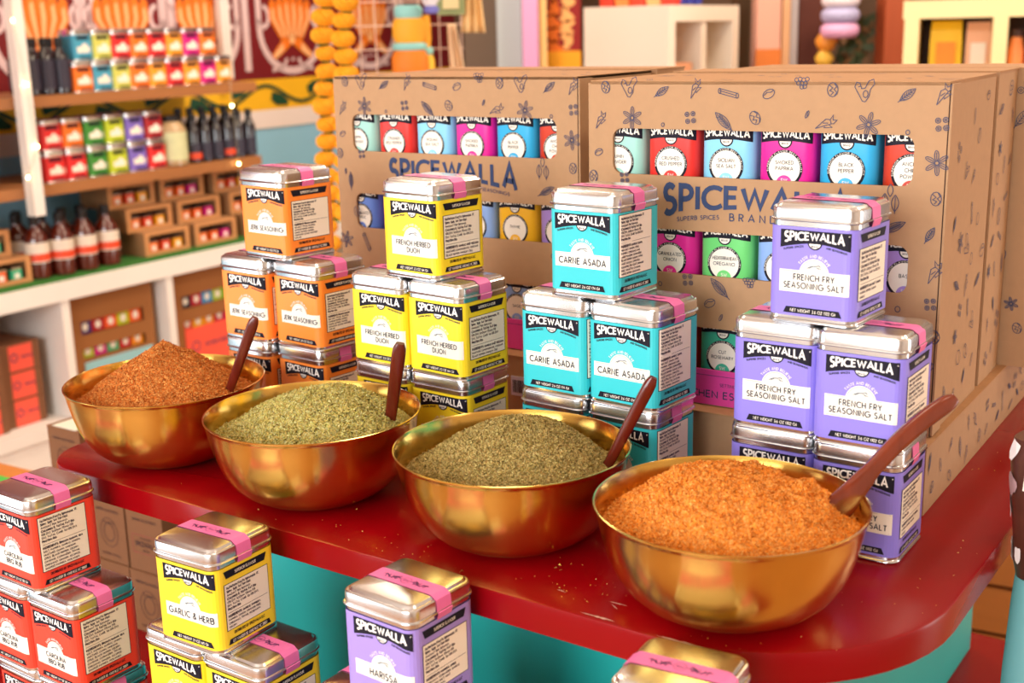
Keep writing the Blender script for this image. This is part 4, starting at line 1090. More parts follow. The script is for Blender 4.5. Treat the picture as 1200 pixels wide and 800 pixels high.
LWH = mat('bottle_label_cream', (228, 214, 196), .5); LRD = mat('bottle_label_red', (226, 74, 36), .5); LDK = mat('bottle_label_dark', (48, 44, 60), .45, 0, .5, 220); LBL = mat('bottle_label_blue', (58, 78, 100), .45, 0, .6, 200)
SBN = ['front row, first from the left', 'front row, second from the left', 'front row, third from the left', 'front row, beside the gift boxes', 'rear row, first from the left', 'rear row, second from the left', 'rear row, third from the left', 'rear row, beside the gift boxes', 'middle row, left end', 'rear corner at far left']
for i, (s, n) in enumerate(((.170, -.050), (.240, -.036), (.318, -.036), (.400, -.040), (.165, -.125), (.232, -.105), (.300, -.105), (.372, -.112), (.205, -.175), (.275, -.170))):
    bottle('sauce_bottle', s, n, GT, .172, .0325, .0115, AMB, BLACKC, LWH, .26, .58, 'amber sauce bottle on the grass mat, %s' % SBN[i], 'sauce bottles on the grass mat', LRD)
for i, (s, n) in enumerate(((.212, -.045), (.260, -.045), (.308, -.045), (.225, -.12), (.275, -.115), (.325, -.11))):
    bottle('dark_bottle', s, n, .2352, .150, .0235, .010, DKG, BLACKC, LDK, .10, .62, 'dark bottle at the left of the top shelf, %s row, %s' % ('front' if i < 3 else 'rear', order(i % 3)), 'dark bottles on the top wall shelf')
for i in range(6):
    for r_ in range(2):
        bottle('dark_bottle', .770 + .048 * i, -.05 - .06 * r_, .0002, .165 if r_ else .150, .0215, .0095, DKG, BLACKC, LBL if r_ else LDK, .06, .40, 'dark bottle on the middle shelf, %s row, %s right of the jug' % (('front', 'rear')[r_], order(i)), 'dark bottles on the middle wall shelf', LRD if (i + r_) % 3 == 0 else None)
bottle('glass_jug', .690, -.055, .0002, .150, .043, .022, mat('jug_glass', (180, 150, 110), .15, 0, coat=.3), BLACKC, mat('jug_label', (206, 208, 160), .5, 0, .12, 60), .12, .68, 'wide jug with pale green label between tins and dark bottles', None, sh_z=.72)

# small kraft gift boxes with a window
def gift_box(s, n, z, cols, label, group, w=.175, d=.09, h=.071):
    t = empty('gift_box', sh(s, n, z), PSI, label, 'box', group)
    g = G(); T_ = .004
    g.box((0, d / 2, T_ / 2), (w, d, T_)); g.box((0, d / 2, h - T_ / 2), (w, d, T_)); g.box((-w / 2 + T_ / 2, d / 2, h / 2), (T_, d, h - 2 * T_)); g.box((w / 2 - T_ / 2, d / 2, h / 2), (T_, d, h - 2 * T_)); g.box((0, d - T_ / 2, h / 2), (w - 2 * T_, T_, h - 2 * T_))
    link('box_body', g.mesh('gb', [KRAFTD]), t)
    g = G(); z0_, z1_, x0, x1 = .012, h - .012, -w / 2 + .016, w / 2 - .016
    g.box((0, -.001, z0_ / 2), (w, .002, z0_)); g.box((0, -.001, (h + z1_) / 2), (w, .002, h - z1_)); g.box((-(w / 2 + -x0) / 2, -.001, h / 2), (w / 2 + x0, .002, z1_ - z0_)); g.box(((w / 2 + x1) / 2, -.001, h / 2), (w / 2 - x1, .002, z1_ - z0_))
    link('window_front', g.mesh('gf', [mat('gift_box_front', (200, 140, 86), .75)]), t)
    for i, c in enumerate(cols):
        x = x0 + (x1 - x0) * (i + .5) / len(cols)
        g = G(); g.box((0, .022, .018), (.030, .030, .030), 0); g.box((0, .0066, .016), (.015, .0008, .014), 1); g.box((0, .022, .036), (.031, .031, .006), 2)
        cn = link('small_tin', g.mesh('st', [mat('far_%d_%d_%d' % c, c, .45), CREAM, TIN]), t, (x, 0, .0042))
C3 = [(250, 130, 60), (230, 70, 30), (250, 170, 30)]; C4 = [(250, 130, 60), (246, 100, 30), (214, 20, 130)]; C5 = [(246, 100, 40), (246, 100, 40), (50, 180, 130)]
for st, (s0, cols, nm) in enumerate(((.600, C3, 'stack beside the sauce bottles'), (.800, C4, 'second stack from the bottles'), (1.02, C3, 'stack at the right end'), (.030, C5, 'stack left of the sauce bottles'))):
    for lv in range(3):
        gift_box(s0 + .012 - .030 * lv, -.030 - .035 * lv, GT + .0718 * lv, cols, 'small kraft gift box with window, %s of the %s' % (('bottom', 'middle', 'top')[lv], nm), 'kraft gift boxes on the grass mat', d=.125)
# large cartons in the cubbies
def cubby_carton(s, lipm, lipname, rows, label, lipz=(0, .075)):
    t = empty('display_carton', sh(s, -.035, -.6548), PSI, label, 'box', 'kraft display cartons in the cubbies')
    w, h, d = .300, .325, .16
    g = G(); g.box((0, d / 2 + .05, h / 2), (w, d - .04, h)); link('carton_body', g.mesh('cb', [KRAFTD]), t)
    g = G(); zs = [0, .135, .165, .215, .245, h]
    g.box((-w / 2 + .018, 0, h / 2), (.036, .004, h)); g.box((w / 2 - .018, 0, h / 2), (.036, .004, h))
    for a, b_ in ((zs[0], zs[1] + .01), (zs[2] + .01, zs[3]), (zs[4] + .01, zs[5])): g.box((0, 0, (a + b_) / 2), (w - .072, .004, b_ - a))
    g.box((-w / 2 + .002, .035, h / 2), (.004, .066, h)); g.box((w / 2 - .002, .035, h / 2), (.004, .066, h))
    link('front_panel', g.mesh('cf', [mat('cubby_kraft', (150, 94, 44), .75)]), t)
    for r_, (z0_, cl) in enumerate(zip((.145, .215), rows)):
        for i, c in enumerate(cl):
            x = -.114 + .228 * (i + .5) / len(cl)
            g = G(); g.box((0, .028, .020), (.043, .036, .040), 0); g.poly([(.010 * cos(a), .0094, .020 + .012 * sin(a)) for a in [2 * pi * k / 12 for k in range(12)]], 1)
            link('small_tin', g.mesh('st', [mat('far_%d_%d_%d' % c, c, .45), CREAM]), t, (x, 0, z0_))
    lp = link('coloured_flap', (lambda g_: (g_.box((0, -.004, (lipz[0] + lipz[1]) / 2), (w - .05, .003, lipz[1] - lipz[0])), g_.mesh('lf', [lipm]))[1])(G()), t, (.01, 0, 0))
    g = G(); text(g, 'KITCHEN ESSENTIALS', .02, lipz[1] * .55, .012, lambda x, z: (x, -.006, z), .18, width=.13); stroke(g, ell(-.085, lipz[1] * .6, .016, .016), .004, lambda x, z: (x, -.006, z))
    link('printed_lettering', g.mesh('lt', [NAVY]), lp)
cubby_carton(.385, mat('pale_blue_flap', (146, 198, 206), .6), 'blue', [[(190, 200, 60), (214, 20, 130), (80, 170, 110), (200, 30, 40), (246, 150, 30)], [(80, 50, 110), (180, 30, 36), (240, 90, 40), (196, 196, 30), (240, 100, 40)]], 'kraft carton with pale blue flap in the second cubby', (0, .135))
cubby_carton(.765, mat('coral_flap', (242, 88, 66), .6), 'coral', [[(220, 70, 50), (246, 180, 40), (246, 150, 30), (200, 30, 60), (214, 20, 90)], [(50, 50, 60), (190, 30, 50), (60, 150, 200), (180, 200, 60), (120, 180, 60)]], 'kraft carton with coral red flap in the third cubby', (0, .150))
CORAL = MATS['coral_flap']
for col, (s, n) in enumerate(((.085, -.06), (-.045, -.045))):
    for lv in range(3):
        t = empty('shipping_box', sh(s, n, -.6548 + .078 * lv), PSI, 'brown box with coral label, %s of the %s stack in the first cubby' % (('bottom', 'middle', 'top')[lv], ('right', 'left')[col]), 'box', 'brown boxes in the first cubby')
        g = G(); g.box((0, .10, .0385), (.122, .20, .077)); link('box_body', g.mesh('sb', [mat('dark_kraft', (124, 78, 46), .75, 0, .1, 60)]), t)
        lb = boxpart('coral_label', CORAL, t, (.0, -.001, .038), (.074, .002, .070))
        g = G(); stroke(g, ell(-.022, .04, .010, .011), .003, lambda x, z: (x, -.003, z)); text(g, 'SPICEWALLA', .02, .036, .006, lambda x, z: (x, -.003, z), .2, width=.036); link('printed_lettering', g.mesh('x', [NAVY]), lb)
t = link('red_package', (lambda g_: (g_.box((0, 0, .048), (.16, .16, .096)), g_.mesh('rp', [mat('package_red', (178, 24, 18), .5)]))[1])(G()), None, sh(-.06, -.20, -.6548 + .2345), PSI); tag(t, 'dark red package on top of the brown boxes in the first cubby', 'package')
# string of small warm lights
BULB = mat('bulb_glow', (255, 226, 150), .3, emit=55.0)
g = G(); lathe([(.0001, -.0030), (.0024, -.0018), (.0030, 0), (.0024, .0018), (.0001, .0030)], 10, 0, g); BULBM = g.mesh('bulb', [BULB], 60)
spots = ((15, 24, .03), (31, 99, .03), (44, 172, .03), (272, 124, .0), (280, 192, .0), (33, 208, .03))
for i, (x, y, n) in enumerate(spots):
    X = on_plane(x, y, sh(0, n, 0), ER)
    tag(link('fairy_light', BULBM, None, X), 'tiny glowing warm bulb %s' % ('at the top of the white upright', 'halfway down the white upright', 'low on the white upright', 'below the top wall shelf at its right end', 'below the middle wall shelf at its right end', 'at the foot of the white upright')[i], 'light', 'string of tiny lights by the wall shelves')
g = G()
for idxs in ((0, 1, 2, 5), (3, 4)):
    P_ = [on_plane(spots[i][0], spots[i][1], sh(0, spots[i][2] - .004, 0), ER) for i in idxs]
    P_ = [P_[0] + Vector((0, 0, .6))] + P_ + [P_[-1] + Vector((0, 0, -.1))]
    g.tube(P_, .0008, 5)
tag(link('light_wire', g.mesh('wire', [mat('clear_wire', (200, 190, 170), .5)])), 'thin wire with tiny bulbs hanging beside the wall shelves', 'wire')

# ------------------------------------------------------------------ marigold garlands
MGD = mat('marigold', (252, 164, 18), .7, 0, .25, 120, bump=.6); MGG = mat('marigold_calyx', (50, 84, 34), .8)
g = G(); n = 20; rs = []
for i in range(9):
    f_ = pi * (i + .4) / 9.4; rr_ = .0200 * sin(f_); zq = .0158 * cos(f_)
    rs.append([(rr_ * (1 + .10 * (1 if k % 2 else -1)) * cos(2 * pi * k / n + i * .3), rr_ * (1 + .10 * (1 if k % 2 else -1)) * sin(2 * pi * k / n + i * .3), zq + .0012 * (k % 2)) for k in range(n)])
g.rings(rs, True, True, True); MB = g.mesh('marigold_head', [MGD])
g = G(); lathe([(.005, -.0178), (.011, -.0150), (.007, -.010)], 8, 0, g); MC = g.mesh('calyx', [MGG])
def garland(x0, x1, ytop, ybot, Y, label, seed):
    r = random.Random(seed); a = at(x0, ytop, Y); b = at(x1, ybot, Y); a.z = max(a.z, CEIL_Z * .0 + a.z)
    t = empty('marigold_garland', (a.x, a.y, a.z), 0, label, 'garland', 'orange marigold garlands')
    L_ = (b - a).length; n_ = int(L_ / .0300)
    g = G(); g.tube([(0, 0, 1.0)] + [tuple((b - a) * (i / n_)) for i in range(0, n_ + 1, 3)], .0012, 5); link('string', g.mesh('st', [MGG]), t)
    for i in range(n_ + 1):
        p = (b - a) * (i / n_) + Vector((.003 * sin(i * 1.7), 0, 0))
        h_ = link('flower_head', MB, t, p, r.uniform(0, 6)); h_.scale = (r.uniform(.92, 1.1),) * 3; h_.rotation_euler.x = r.uniform(-.15, .15)
        link('calyx', MC, h_)
garland(379, 386, -22, 305, 2.30, 'string of orange marigolds hanging left of the cartons, left one', 1)
garland(403, 407, -18, 250, 2.25, 'string of orange marigolds hanging left of the cartons, right one partly behind the carton', 2)

# ------------------------------------------------------------------ things hanging and standing at the back
def pbox(name, x0, y0, x1, y1, Y, d, M, label=None, cat=None, group=None, yaw=0.0, kind=None):
    """A box standing at distance Y whose front covers x0..x1, y0..y1."""
    a = at(x0, y0, Y); b = at(x1, y1, Y)
    g = G(); w = abs(b.x - a.x); h = abs(a.z - b.z); g.box((0, d / 2, 0), (w, d, h))
    o = link(name, g.mesh(name, [M]), None, ((a.x + b.x) / 2, Y, (a.z + b.z) / 2), yaw)
    return tag(o, label, cat, group, kind)
def post(name, x0, x1, Y, d, M, label, cat='post', z0=FLOOR_Z, z1=CEIL_Z, parent=None):
    a = at(x0, 60, Y); b = at(x1, 60, Y); g = G(); g.box((0, d / 2, (z1 - z0) / 2), (b.x - a.x, d, z1 - z0))
    o = link(name, g.mesh(name, [M]), parent, ((a.x + b.x) / 2, Y, z0)); return tag(o, label, cat)
def M_(n, rgb, r=.6, **k): return mat(n, rgb, r, **k)
post('painted_post', 583, 612, 4.60, .14, M_('pale_grey_blue', (178, 188, 190)), 'pale grey-blue post at the back of the shop')
post('painted_post', 613, 631, 4.50, .12, M_('lilac_pink', (226, 160, 206)), 'lilac pink post at the back of the shop')
post('painted_post', 632, 641, 4.55, .10, M_('butter', (250, 206, 130)), 'narrow butter yellow post beside the poster')
# framed poster: orange figures on red with a yellow foot
po = empty('poster', at(660, 30, 4.7), 0, 'red and orange framed poster beside the butter yellow post', 'poster')
a = at(641, -20, 4.7); b = at(683, 82, 4.7); w_, h_ = b.x - a.x, a.z - b.z; cz_ = (a.z + b.z) / 2 - po.location.z
boxpart('poster_sheet', M_('poster_red', (150, 20, 12)), po, (0, .01, cz_), (w_, .02, h_))
g = G(); rr_ = random.Random(5)
for k in range(9): g.poly([(-.045 + .02 * rr_.random() + .05 * (k % 2) + .022 * cos(a_) * (1 + .4 * sin(3 * a_ + k)), -.002, cz_ + h_ * (.36 - .075 * k) + .030 * sin(a_)) for a_ in [2 * pi * q / 14 for q in range(14)]], k % 2)
link('painted_figures', g.mesh('pf', [M_('poster_orange', (244, 120, 24)), M_('poster_pale', (252, 184, 110))]), po)
boxpart('yellow_foot', M_('poster_yellow', (250, 170, 20)), po, (0, -.004, cz_ - h_ / 2 + .035), (w_, .006, .07))
def cube_shelf(x0, x1, ytop, Y, wdt, n, cell_h, d, M, inner, label, z_rows=2, yaw=-TH, facing='right'):
    """Square-celled cube shelf; openings face the right (or the front)."""
    a = at(x0, ytop, Y)
    t = empty('cube_shelf', (a.x, a.y, 0), yaw, label, 'shelf')
    T_ = .045; z1 = a.z; z0 = FLOOR_Z
    W_ = wdt; D_ = d
    if facing == 'right':
        # long side panel faces the camera, openings to the right: length of the openings runs to the back
        boxpart('side_panel', M, t, (W_ / 2, T_ / 2, (z0 + z1) / 2), (W_, T_, z1 - z0)); boxpart('side_panel', M, t, (W_ / 2, D_ - T_ / 2, (z0 + z1) / 2), (W_, T_, z1 - z0))
        boxpart('top_panel', M, t, (W_ / 2, D_ / 2, z1 - T_ / 2), (W_, D_ - 2 * T_, T_))
        boxpart('back_panel', inner, t, (T_ / 4, D_ / 2, (z0 + z1) / 2), (T_ / 2, D_ - 2 * T_, z1 - z0 - T_))
        for k in range(1, n): boxpart('divider', M, t, (W_ / 2, D_ * k / n, (z0 + z1) / 2), (W_ - .01, T_ * .8, z1 - z0 - T_))
        for k in range(1, z_rows + 1):
            z = z1 - k * cell_h
            if z > z0 + .03:
                for j in range(n): boxpart('cell_floor', M, t, (W_ / 2, D_ * (j + .5) / n, z), (W_ - .01, D_ / n - T_, T_ * .6))
    else:
        for k in range(n + 1): boxpart('divider', M, t, (W_ * k / n, D_ / 2, (z0 + z1 - T_) / 2), (T_ * .8, D_, z1 - z0 - T_))
        boxpart('top_panel', M, t, (W_ / 2, D_ / 2, z1 - T_ / 2), (W_ + T_, D_, T_)); boxpart('back_panel', inner, t, (W_ / 2, D_ + .008, (z0 + z1) / 2), (W_, .012, z1 - z0))
        for k in range(1, z_rows + 1):
            z = z1 - k * cell_h
            for j in range(n): boxpart('cell_floor', M, t, (W_ * (j + .5) / n, D_ / 2, z), (W_ / n - T_, D_ - .01, T_ * .6))
    return t, z1
WSH = M_('white_cube_shelf', (240, 226, 208), .45); CSH = M_('cream_cube_shelf', (255, 232, 170), .45)
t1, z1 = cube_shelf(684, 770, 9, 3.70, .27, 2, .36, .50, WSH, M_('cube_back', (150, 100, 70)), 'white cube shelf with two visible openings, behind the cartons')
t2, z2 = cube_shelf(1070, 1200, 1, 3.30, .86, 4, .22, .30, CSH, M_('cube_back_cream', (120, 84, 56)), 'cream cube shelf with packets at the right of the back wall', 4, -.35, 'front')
# goods in and on the cube shelves
def in_shelf(t, x, y, z):
    c, s_ = cos(t.rotation_euler.z), sin(t.rotation_euler.z)
    return Vector((t.location.x + c * x - s_ * y, t.location.y + s_ * x + c * y, z))
def parcel(name, loc, yaw, d, M, label, cat, group=None, M2=None, topw=.8):
    t = empty(name, loc, yaw, label, cat, group)
    g = G(); w, dd, h = d
    def R_(k, z): return [(sx * w / 2 * k, sy * dd / 2 * (k if z < h * .9 else .15), z) for sx, sy in ((-1, -1), (0, -1.25), (1, -1), (1, 1), (0, 1.25), (-1, 1))]
    g.rings([R_(.92, 0), R_(1, h * .12), R_(1, h * .6), R_(.97, h * .85), R_(.95, h)], True, True, True)
    link('pouch', g.mesh('p', [M], 40), t)
    g = G(); g.box((0, -dd / 2 * 1.32, h * .45), (w * .6, .002, h * .4)); link('printed_label', g.mesh('pl', [M2 or CREAM]), t)
    return t
fl = z2 - .22 + .0137
parcel('snack_bag', in_shelf(t2, .085, .10, fl), t2.rotation_euler.z, (.080, .05, .155), M_('bag_yellow', (250, 206, 40)), 'yellow snack bag in the left opening of the cream cube shelf', 'bag', None, M_('bag_red_print', (246, 150, 40)))
parcel('snack_bag', in_shelf(t2, .165, .10, fl), t2.rotation_euler.z, (.062, .05, .150), M_('bag_peach', (246, 190, 150)), 'peach snack bag in the left opening of the cream cube shelf', 'bag')
for i, c in enumerate(((246, 150, 80), (240, 110, 90), (246, 120, 60), (250, 150, 60))):
    bottle('syrup_bottle', 0, 0, 0, .13, .0195, .013, mat('syrup_%d' % i, c, .4), M_('cap_dark', (60, 34, 26)), mat('syrup_%d' % i, c, .4), .2, .6, 'small %s bottle in the right opening of the cream cube shelf' % ('pale orange', 'salmon', 'orange', 'amber')[i], 'bottles in the cream cube shelf', f=lambda s, n, z, i=i: in_shelf(t2, .257 + .0445 * i, .07, fl))
for k, (yy, nm) in enumerate(((.136, 'front'), )):
    for j in range(3):
        g = G(); g.box((0, 0, .03), (.20, .13, .06)); o = link('folded_cloth', g.mesh('fc', [M_(('cloth_salmon', 'cloth_brown', 'cloth_cream')[j], ((226, 160, 120), (110, 60, 40), (232, 206, 170))[j])]), None, in_shelf(t1, .150, yy, z1 - .36 + .014 + .062 * (2 - j)), t1.rotation_euler.z)
        tag(o, '%s folded cloth in the left opening of the white cube shelf' % ('salmon', 'brown', 'cream')[j], 'cloth', 'folded cloths in the cube shelf')
for i in range(5):
    c = ((200, 50, 24), (240, 130, 60), (216, 60, 30), (246, 170, 110), (206, 50, 30))[i]
    parcel('small_packet', in_shelf(t1, .05 + .05 * i, .06, z1 + .001), t1.rotation_euler.z, (.044, .03, .12), mat('packet_%d' % i, c, .5), 'small %s packet on top of the white cube shelf, %s from the left' % (('red', 'orange', 'scarlet', 'peach', 'crimson')[i], order(i)), 'packet', 'packets on the white cube shelf')
for i in range(3):
    bottle('blue_bottle', 0, 0, 0, .16, .022, .010, M_('cobalt_glass', (40, 46, 150), .2), BLACKC, M_('cobalt_label', (150, 120, 110)), .2, .5, 'cobalt blue bottle on top of the white cube shelf, %s from the left' % order(i), 'blue bottles on the white cube shelf', f=lambda s, n, z, i=i: in_shelf(t1, .23, .14 + .06 * i, z1 + .001))
# posts and door frame further right
post('door_post', 862, 878, 4.15, .10, M_('olive_brown', (84, 58, 26)), 'olive brown post right of the white cube shelf')
post('door_post', 886, 914, 4.00, .08, M_('dusty_pink', (216, 160, 140)), 'dusty pink door post with orange foot')
g = G(); a = at(886, 58, 3.99); b = at(914, 84, 3.99); g.box((0, 0, 0), (b.x - a.x + .002, .01, .30)); o = link('orange_band', g.mesh('ob', [M_('orange_band', (206, 112, 40))]), None, ((a.x + b.x) / 2, 3.993, a.z - .15)); tag(o, 'orange painted band on the dusty pink door post', 'panel')
post('door_post', 916, 925, 4.02, .08, M_('tan_strip', (226, 176, 130)), 'narrow tan door strip at the back')
post('door_post', 926, 934, 4.02, .08, M_('grey_strip', (176, 166, 166)), 'narrow grey metal door strip at the back')
post('door_post', 935, 965, 4.05, .08, M_('dark_brown_door', (92, 40, 24)), 'dark brown wooden door edge at the back')
post('door_post', 1036, 1064, 3.85, .10, M_('red_brown_wood', (160, 70, 30), var=.2, scale=8, stretch=(4, 4, .4)), 'reddish brown wooden post left of the cream cube shelf')
# hanging paper lantern, gourds and plants in the dim gap
la = empty('paper_lantern', at(985, 10, 3.9), 0, 'white and lilac striped paper lantern hanging at the back', 'lantern')
for k, c in enumerate(((196, 186, 220), (236, 226, 236), (176, 172, 210), (226, 166, 206))):
    g = G(); z_ = .07 - .045 * k; g.rings([[(rr * cos(q), rr * sin(q), z_ + dz) for q in [2 * pi * j / 20 for j in range(20)]] for rr, dz in ((.045, -.022), (.056, -.012), (.058, 0), (.056, .012), (.045, .022))], True, True, True)
    link('paper_ring', g.mesh('pr', [mat('lantern_%d' % k, c, .7)], 50), la)
g = G(); g.tube([(0, 0, .09), (0, 0, CEIL_Z - la.location.z)], .002, 5); link('cord', g.mesh('c', [BLACKC]), la)
for i, (x, y, c, nm, r) in enumerate(((968, 48, (236, 150, 50), 'amber', .035), (966, 68, (240, 190, 70), 'yellow', .03), (975, 45, (226, 120, 40), 'orange', .022))):
    g = G(); lathe([(.0001, -r), (r * .7, -r * .7), (r, 0), (r * .6, r * .6), (r * .25, r * 1.1), (.0001, r * 1.3)], 14, 0, g)
    X = at(x, y, 3.95); o = link('gourd', g.mesh('gd', [mat('gourd_%d' % i, c, .5)], 60), None, X); tag(o, nm + ' gourd hanging below the paper lantern', 'gourd', 'gourds at the back')
g = G(); rr_ = random.Random(9)
for _ in range(260):
    c = at(rr_.uniform(985, 1032), rr_.uniform(22, 95), 4.0 + rr_.uniform(0, .2)); a = rr_.uniform(0, 6.28); L_ = rr_.uniform(.02, .04)
    u = Vector((cos(a), rr_.uniform(-.4, .4), sin(a))) * L_; v = Vector((-sin(a), .2, cos(a))) * L_ * .35
    g.poly([tuple(c - u), tuple(c + v), tuple(c + u), tuple(c - v)], rr_.choice((0, 0, 1)))
tag(link('hanging_foliage', g.mesh('hf', [M_('dark_leaf', (52, 62, 26)), M_('brown_leaf', (110, 72, 34))])), 'dim dark green foliage between the lantern and the wooden post', 'plant', None, 'stuff')
# wire rack with bags and cloths, left of the dark wall
RACK = M_('rack_wire', (228, 196, 176), .4)
rk = empty('wire_rack', at(470, 40, 3.1), 0, 'thin pale wire grid rack in front of the mural', 'rack')
g0 = rk.location.copy()
for x in (418, 436, 462, 488, 512, 538): 
    g = G(); a = at(x, -40, 3.1) - g0; b = at(x, 96, 3.1) - g0; b.x = a.x; b.z = min(b.z, -.2); g.tube([a, b], .0016, 6); link('wire', g.mesh('w', [RACK]), rk)
for y in (-30, 0, 28, 56, 84):
    g = G(); a = at(414, y, 3.1) - g0; b = at(544, y, 3.1) - g0; a.z = b.z; g.tube([a, b], .0016, 6); link('wire', g.mesh('w', [RACK]), rk)
for x in (418, 538):
    g = G(); a = at(x, 90, 3.1) - g0; g.tube([(a.x, 0, a.z), (a.x, 0, FLOOR_Z - g0.z)], .006, 8); link('leg', g.mesh('w', [RACK]), rk)
CY = M_('aqua_band', (150, 214, 208)); YO = M_('bag_gold', (250, 176, 40)); OO = M_('bag_orange', (244, 132, 26))
def hang(name, x, y0, y1, w_px, Y, segs, label, cat):
    """Soft bag of stacked rounded sections hanging from the rack."""
    a = at(x, y0, Y); b = at(x, y1, Y); Hh = a.z - b.z; w = w_px / F_PX * Y / 1.0
    t = empty(name, (a.x, a.y, a.z), 0, label, cat)
    z = 0
    for fr, m_, wf in segs:
        h_ = Hh * fr; g = G()
        g.rings([[(w / 2 * wf * k * cos(q), .022 * k * sin(q), z - h_ * v) for q in [2 * pi * j / 16 for j in range(16)]] for k, v in ((.82, 0), (1, .25), (1, .75), (.84, 1))], True, True, True)
        link('bag_section', g.mesh('bs', [m_], 50), t); z -= h_
    return t
hang('striped_bag', 478, 6, 90, 40, 2.95, ((.18, CY, .8), (.34, YO, .95), (.11, CY, 1.0), (.37, OO, 1.05)), 'orange and yellow bag with aqua bands hanging on the wire rack', 'bag')
hang('striped_bag', 497, 18, 92, 20, 2.99, ((.5, YO, .7), (.12, CY, .9), (.38, M_('bag_yellow2', (252, 200, 60)), 1.0)), 'slim golden bag behind the aqua-banded bag', 'bag')
hang('white_pouch', 508, -30, 16, 28, 2.92, ((.3, M_('pouch_white', (232, 226, 230)), .9), (.5, M_('pouch_white', (232, 226, 230)), 1.0), (.2, M_('pouch_blue', (120, 120, 200)), .9)), 'white pouch with blue hem hanging at the top of the rack', 'bag')
pbox('green_card', 511, -20, 545, 17, 2.90, .01, M_('card_green', (140, 150, 96)), 'sage green card hanging at the top of the rack', 'card')
pbox('card_print', 518, -15, 538, 10, 2.893, .004, M_('card_cream', (226, 206, 150)), 'cream printed slip on the sage green card', 'card')
def cloth(x0, x1, x2, x3, y0, y1, Y, M, label):
    n = 9; g = G()
    a, b, c, d = at(x0, y0, Y), at(x1, y0, Y), at(x2, y1, Y), at(x3, y1, Y)
    rows = []
    for j in range(7):
        v = j / 6; rows.append([tuple((a + (b - a) * (i / n)) * (1 - v) + (c + (d - c) * (i / n)) * v + Vector((0, .012 * sin(i * 1.9), 0))) for i in range(n + 1)])
    g.rings(rows, False); o = link('hanging_cloth', g.mesh('hc', [M], 80)); md = o.modifiers.new('thickness', 'SOLIDIFY'); md.thickness = .003
    tag(o, label, 'cloth', 'cloths hanging at the back')
cloth(545, 562, 540, 569, -20, 38, 2.95, M_('cloth_cream_yellow', (246, 204, 140)), 'cream and yellow cloth hanging in front of the dark wall')
cloth(524, 534, 528, 547, 28, 92, 3.0, M_('cloth_pale', (244, 208, 166)), 'pale cloth with narrow top hanging below the rack')
# dark grey panel behind
post('grey_panel', 545, 583, 4.75, .04, M_('grey_brown_panel', (112, 92, 76), .8), 'dark grey-brown panel at the back of the shop', 'panel')

# ------------------------------------------------------------------ right edge: spotted brown bag on a teal stand
bgc = at(1221, 600, .86)
bg = empty('spotted_bag', (bgc.x, bgc.y, at(1200, 512, .86).z), .3, 'brown bag with white spots cut off by the right edge of the picture', 'bag')
BRN = mat('brown_film', (84, 46, 34), .3, 0, .5, 45, coat=.2); SPW = mat('spot_white', (236, 226, 222), .45); SPP = mat('spot_mauve', (176, 142, 142), .45); TLC = mat('pale_teal_stand', (112, 176, 180), .5)
pr = [(.0240, 0), (.0262, -.014), (.0255, -.035), (.0235, -.058), (.0200, -.080), (.0185, -.096), (.0150, -.110)]
g = G(); g.rings([[(r * cos(q) * (1 + .05 * sin(3 * q + z * 60)), r * .8 * sin(q) * (1 + .04 * sin(5 * q)), z) for q in [2 * pi * j / 36 for j in range(36)]] for r, z in pr], True, True, True)
bb = link('bag_body', g.mesh('bgb', [BRN], 60), bg)
def bagpt(q, z, o_=.0008):
    r = float(np.interp(-z, [-p[1] for p in pr], [p[0] for p in pr])) + o_
    return (r * cos(q) * (1 + .05 * sin(3 * q + z * 60)), r * .8 * sin(q) * (1 + .04 * sin(5 * q)), z)
g = G(); rr_ = random.Random(12)
for k in range(30):
    q0_, z0_ = rr_.uniform(0, 2 * pi), rr_.uniform(-.092, -.004); s_ = rr_.uniform(.0035, .0080); ph = rr_.uniform(0, 6)
    g.poly([bagpt(q0_ + s_ * 45 * cos(a) * (1 + .25 * sin(2 * a + ph)), z0_ + s_ * sin(a) * 1.3 * (1 + .25 * cos(3 * a + ph)), .0012) for a in [2 * pi * j / 12 for j in range(12)]], 0 if k % 3 else 1)
link('white_spots', g.mesh('ws', [SPW, SPP]), bb)
g = G(); q0_ = -2.75
q0_ = -2.3
lo_ = [bagpt(q0_ + .45 * t, -.036, .0018) for t in (-1, -.5, 0, .5, 1)]; hi_ = [bagpt(q0_ + .45 * t, -.006, .0018) for t in (-1, -.5, 0, .5, 1)]
g.add(lo_ + hi_, [(i, i + 1, i + 6, i + 5) for i in range(4)], 0)
for dz_ in (-.013, -.026): g.poly([bagpt(q0_ + .26 * cos(a), dz_ + .005 * sin(a), .0026) for a in [2 * pi * j / 10 for j in range(10)]], 1)
link('printed_label', g.mesh('pl', [CREAM, M_('label_mauve', (140, 100, 110))]), bb)
zb = at(1200, 512, .86).z - .110
g = G(); lathe([(.0150, 0), (.0165, -.02), (.0190, -.08), (.0200, -.2), (.0200, FLOOR_Z - zb + .02), (.04, FLOOR_Z - zb + .012), (.04, FLOOR_Z - zb + .001)], 24, 0, g)
tag(link('teal_stand', g.mesh('ts', [TLC], 50), None, (bgc.x, bgc.y, zb - .0005)), 'pale teal stand under the spotted brown bag', 'stand')
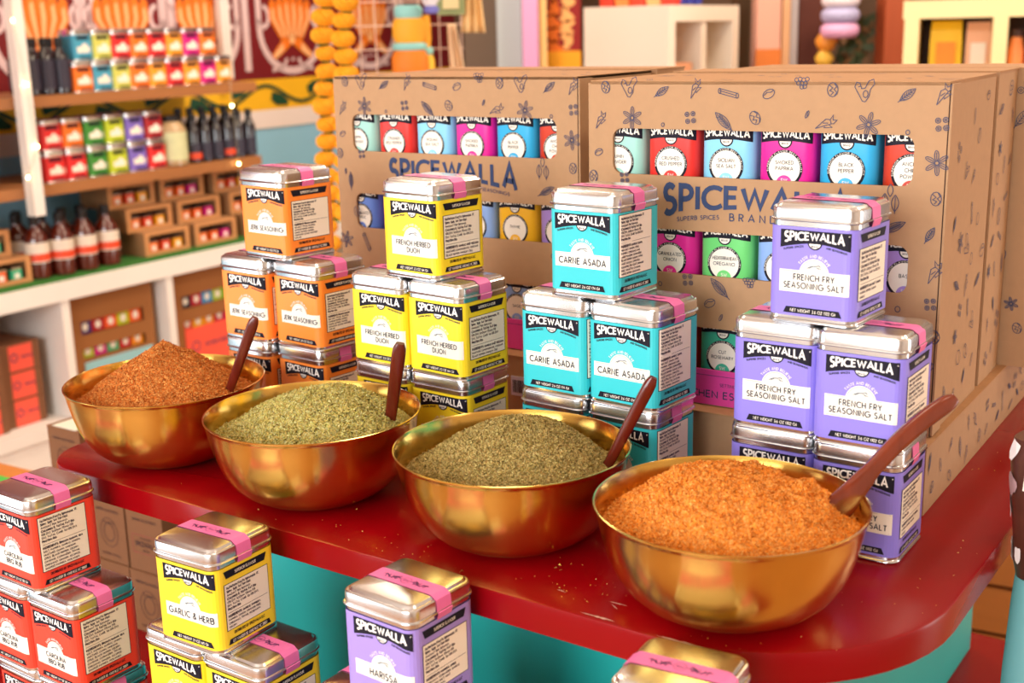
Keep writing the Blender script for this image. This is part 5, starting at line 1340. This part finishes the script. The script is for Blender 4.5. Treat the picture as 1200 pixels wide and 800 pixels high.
# warm wooden crates on the floor, seen under the right edge of the table
CR_ = mat('crate_wood', (190, 122, 62), .6, 0, .2, 10, stretch=(.4, 3, 3))
cp = at(1180, 690, 2.3)
cr = empty('wooden_crate', (cp.x, cp.y, FLOOR_Z), -.5, 'light wooden crate on the floor beyond the right side of the table', 'crate')
for k in range(5):
    boxpart('slat', CR_, cr, (0, 0, .055 + .105 * k), (.9, .02, .095)); boxpart('slat', CR_, cr, (0, .5, .055 + .105 * k), (.9, .02, .095))
for sx in (-1, 1):
    for k in range(5): boxpart('slat', CR_, cr, (sx * .44, .25, .055 + .105 * k), (.02, .48, .095))
boxpart('lid_board', CR_, cr, (0, .25, .535), (.92, .54, .02))
# low wooden bench with green paper at the left edge, behind the red tins
wb = at(0, 548, 1.95)
bn = empty('wooden_bench', (wb.x + .05, wb.y, FLOOR_Z), -.55, 'orange-brown wooden bench edge at the left, behind the red tins', 'bench')
boxpart('seat_board', mat('bench_wood', (206, 128, 58), .5, 0, .2, 8), bn, (-.1, -.16, wb.z - FLOOR_Z - .012), (.62, .30, .024))
for sx in (-1, 1):
    for sy in (-.28, -.05): boxpart('leg', MATS['bench_wood'], bn, (-.1 + sx * .27, sy, (wb.z - FLOOR_Z - .024) / 2), (.03, .03, wb.z - FLOOR_Z - .024))
gp = at(14, 566, 1.86)
g = G(); g.box((0, 0, 0), (.16, .12, .003)); tag(link('green_paper', g.mesh('gp', [mat('bright_green_paper', (74, 190, 74), .6)]), None, (gp.x - .05, gp.y - .02, wb.z + .0025), -.55), 'bright green paper lying on the wooden bench', 'paper')
# housings of the unseen ceiling lamps added for warm ambient light
for i, (e, b) in enumerate(((-2.0, 0.9), (-0.6, 1.0), (1.0, 1.0), (-2.1, 2.9), (-0.6, 3.2), (1.2, 3.0))):
    t = empty('added_ceiling_lamp', room(e, b, CEIL_Z), 0, 'added square ceiling lamp number %s counted from the left wall side' % order(i), 'lamp', 'added ceiling lamps')
    boxpart('housing', WHITE, t, (0, 0, -.03), (.56, .56, .058))
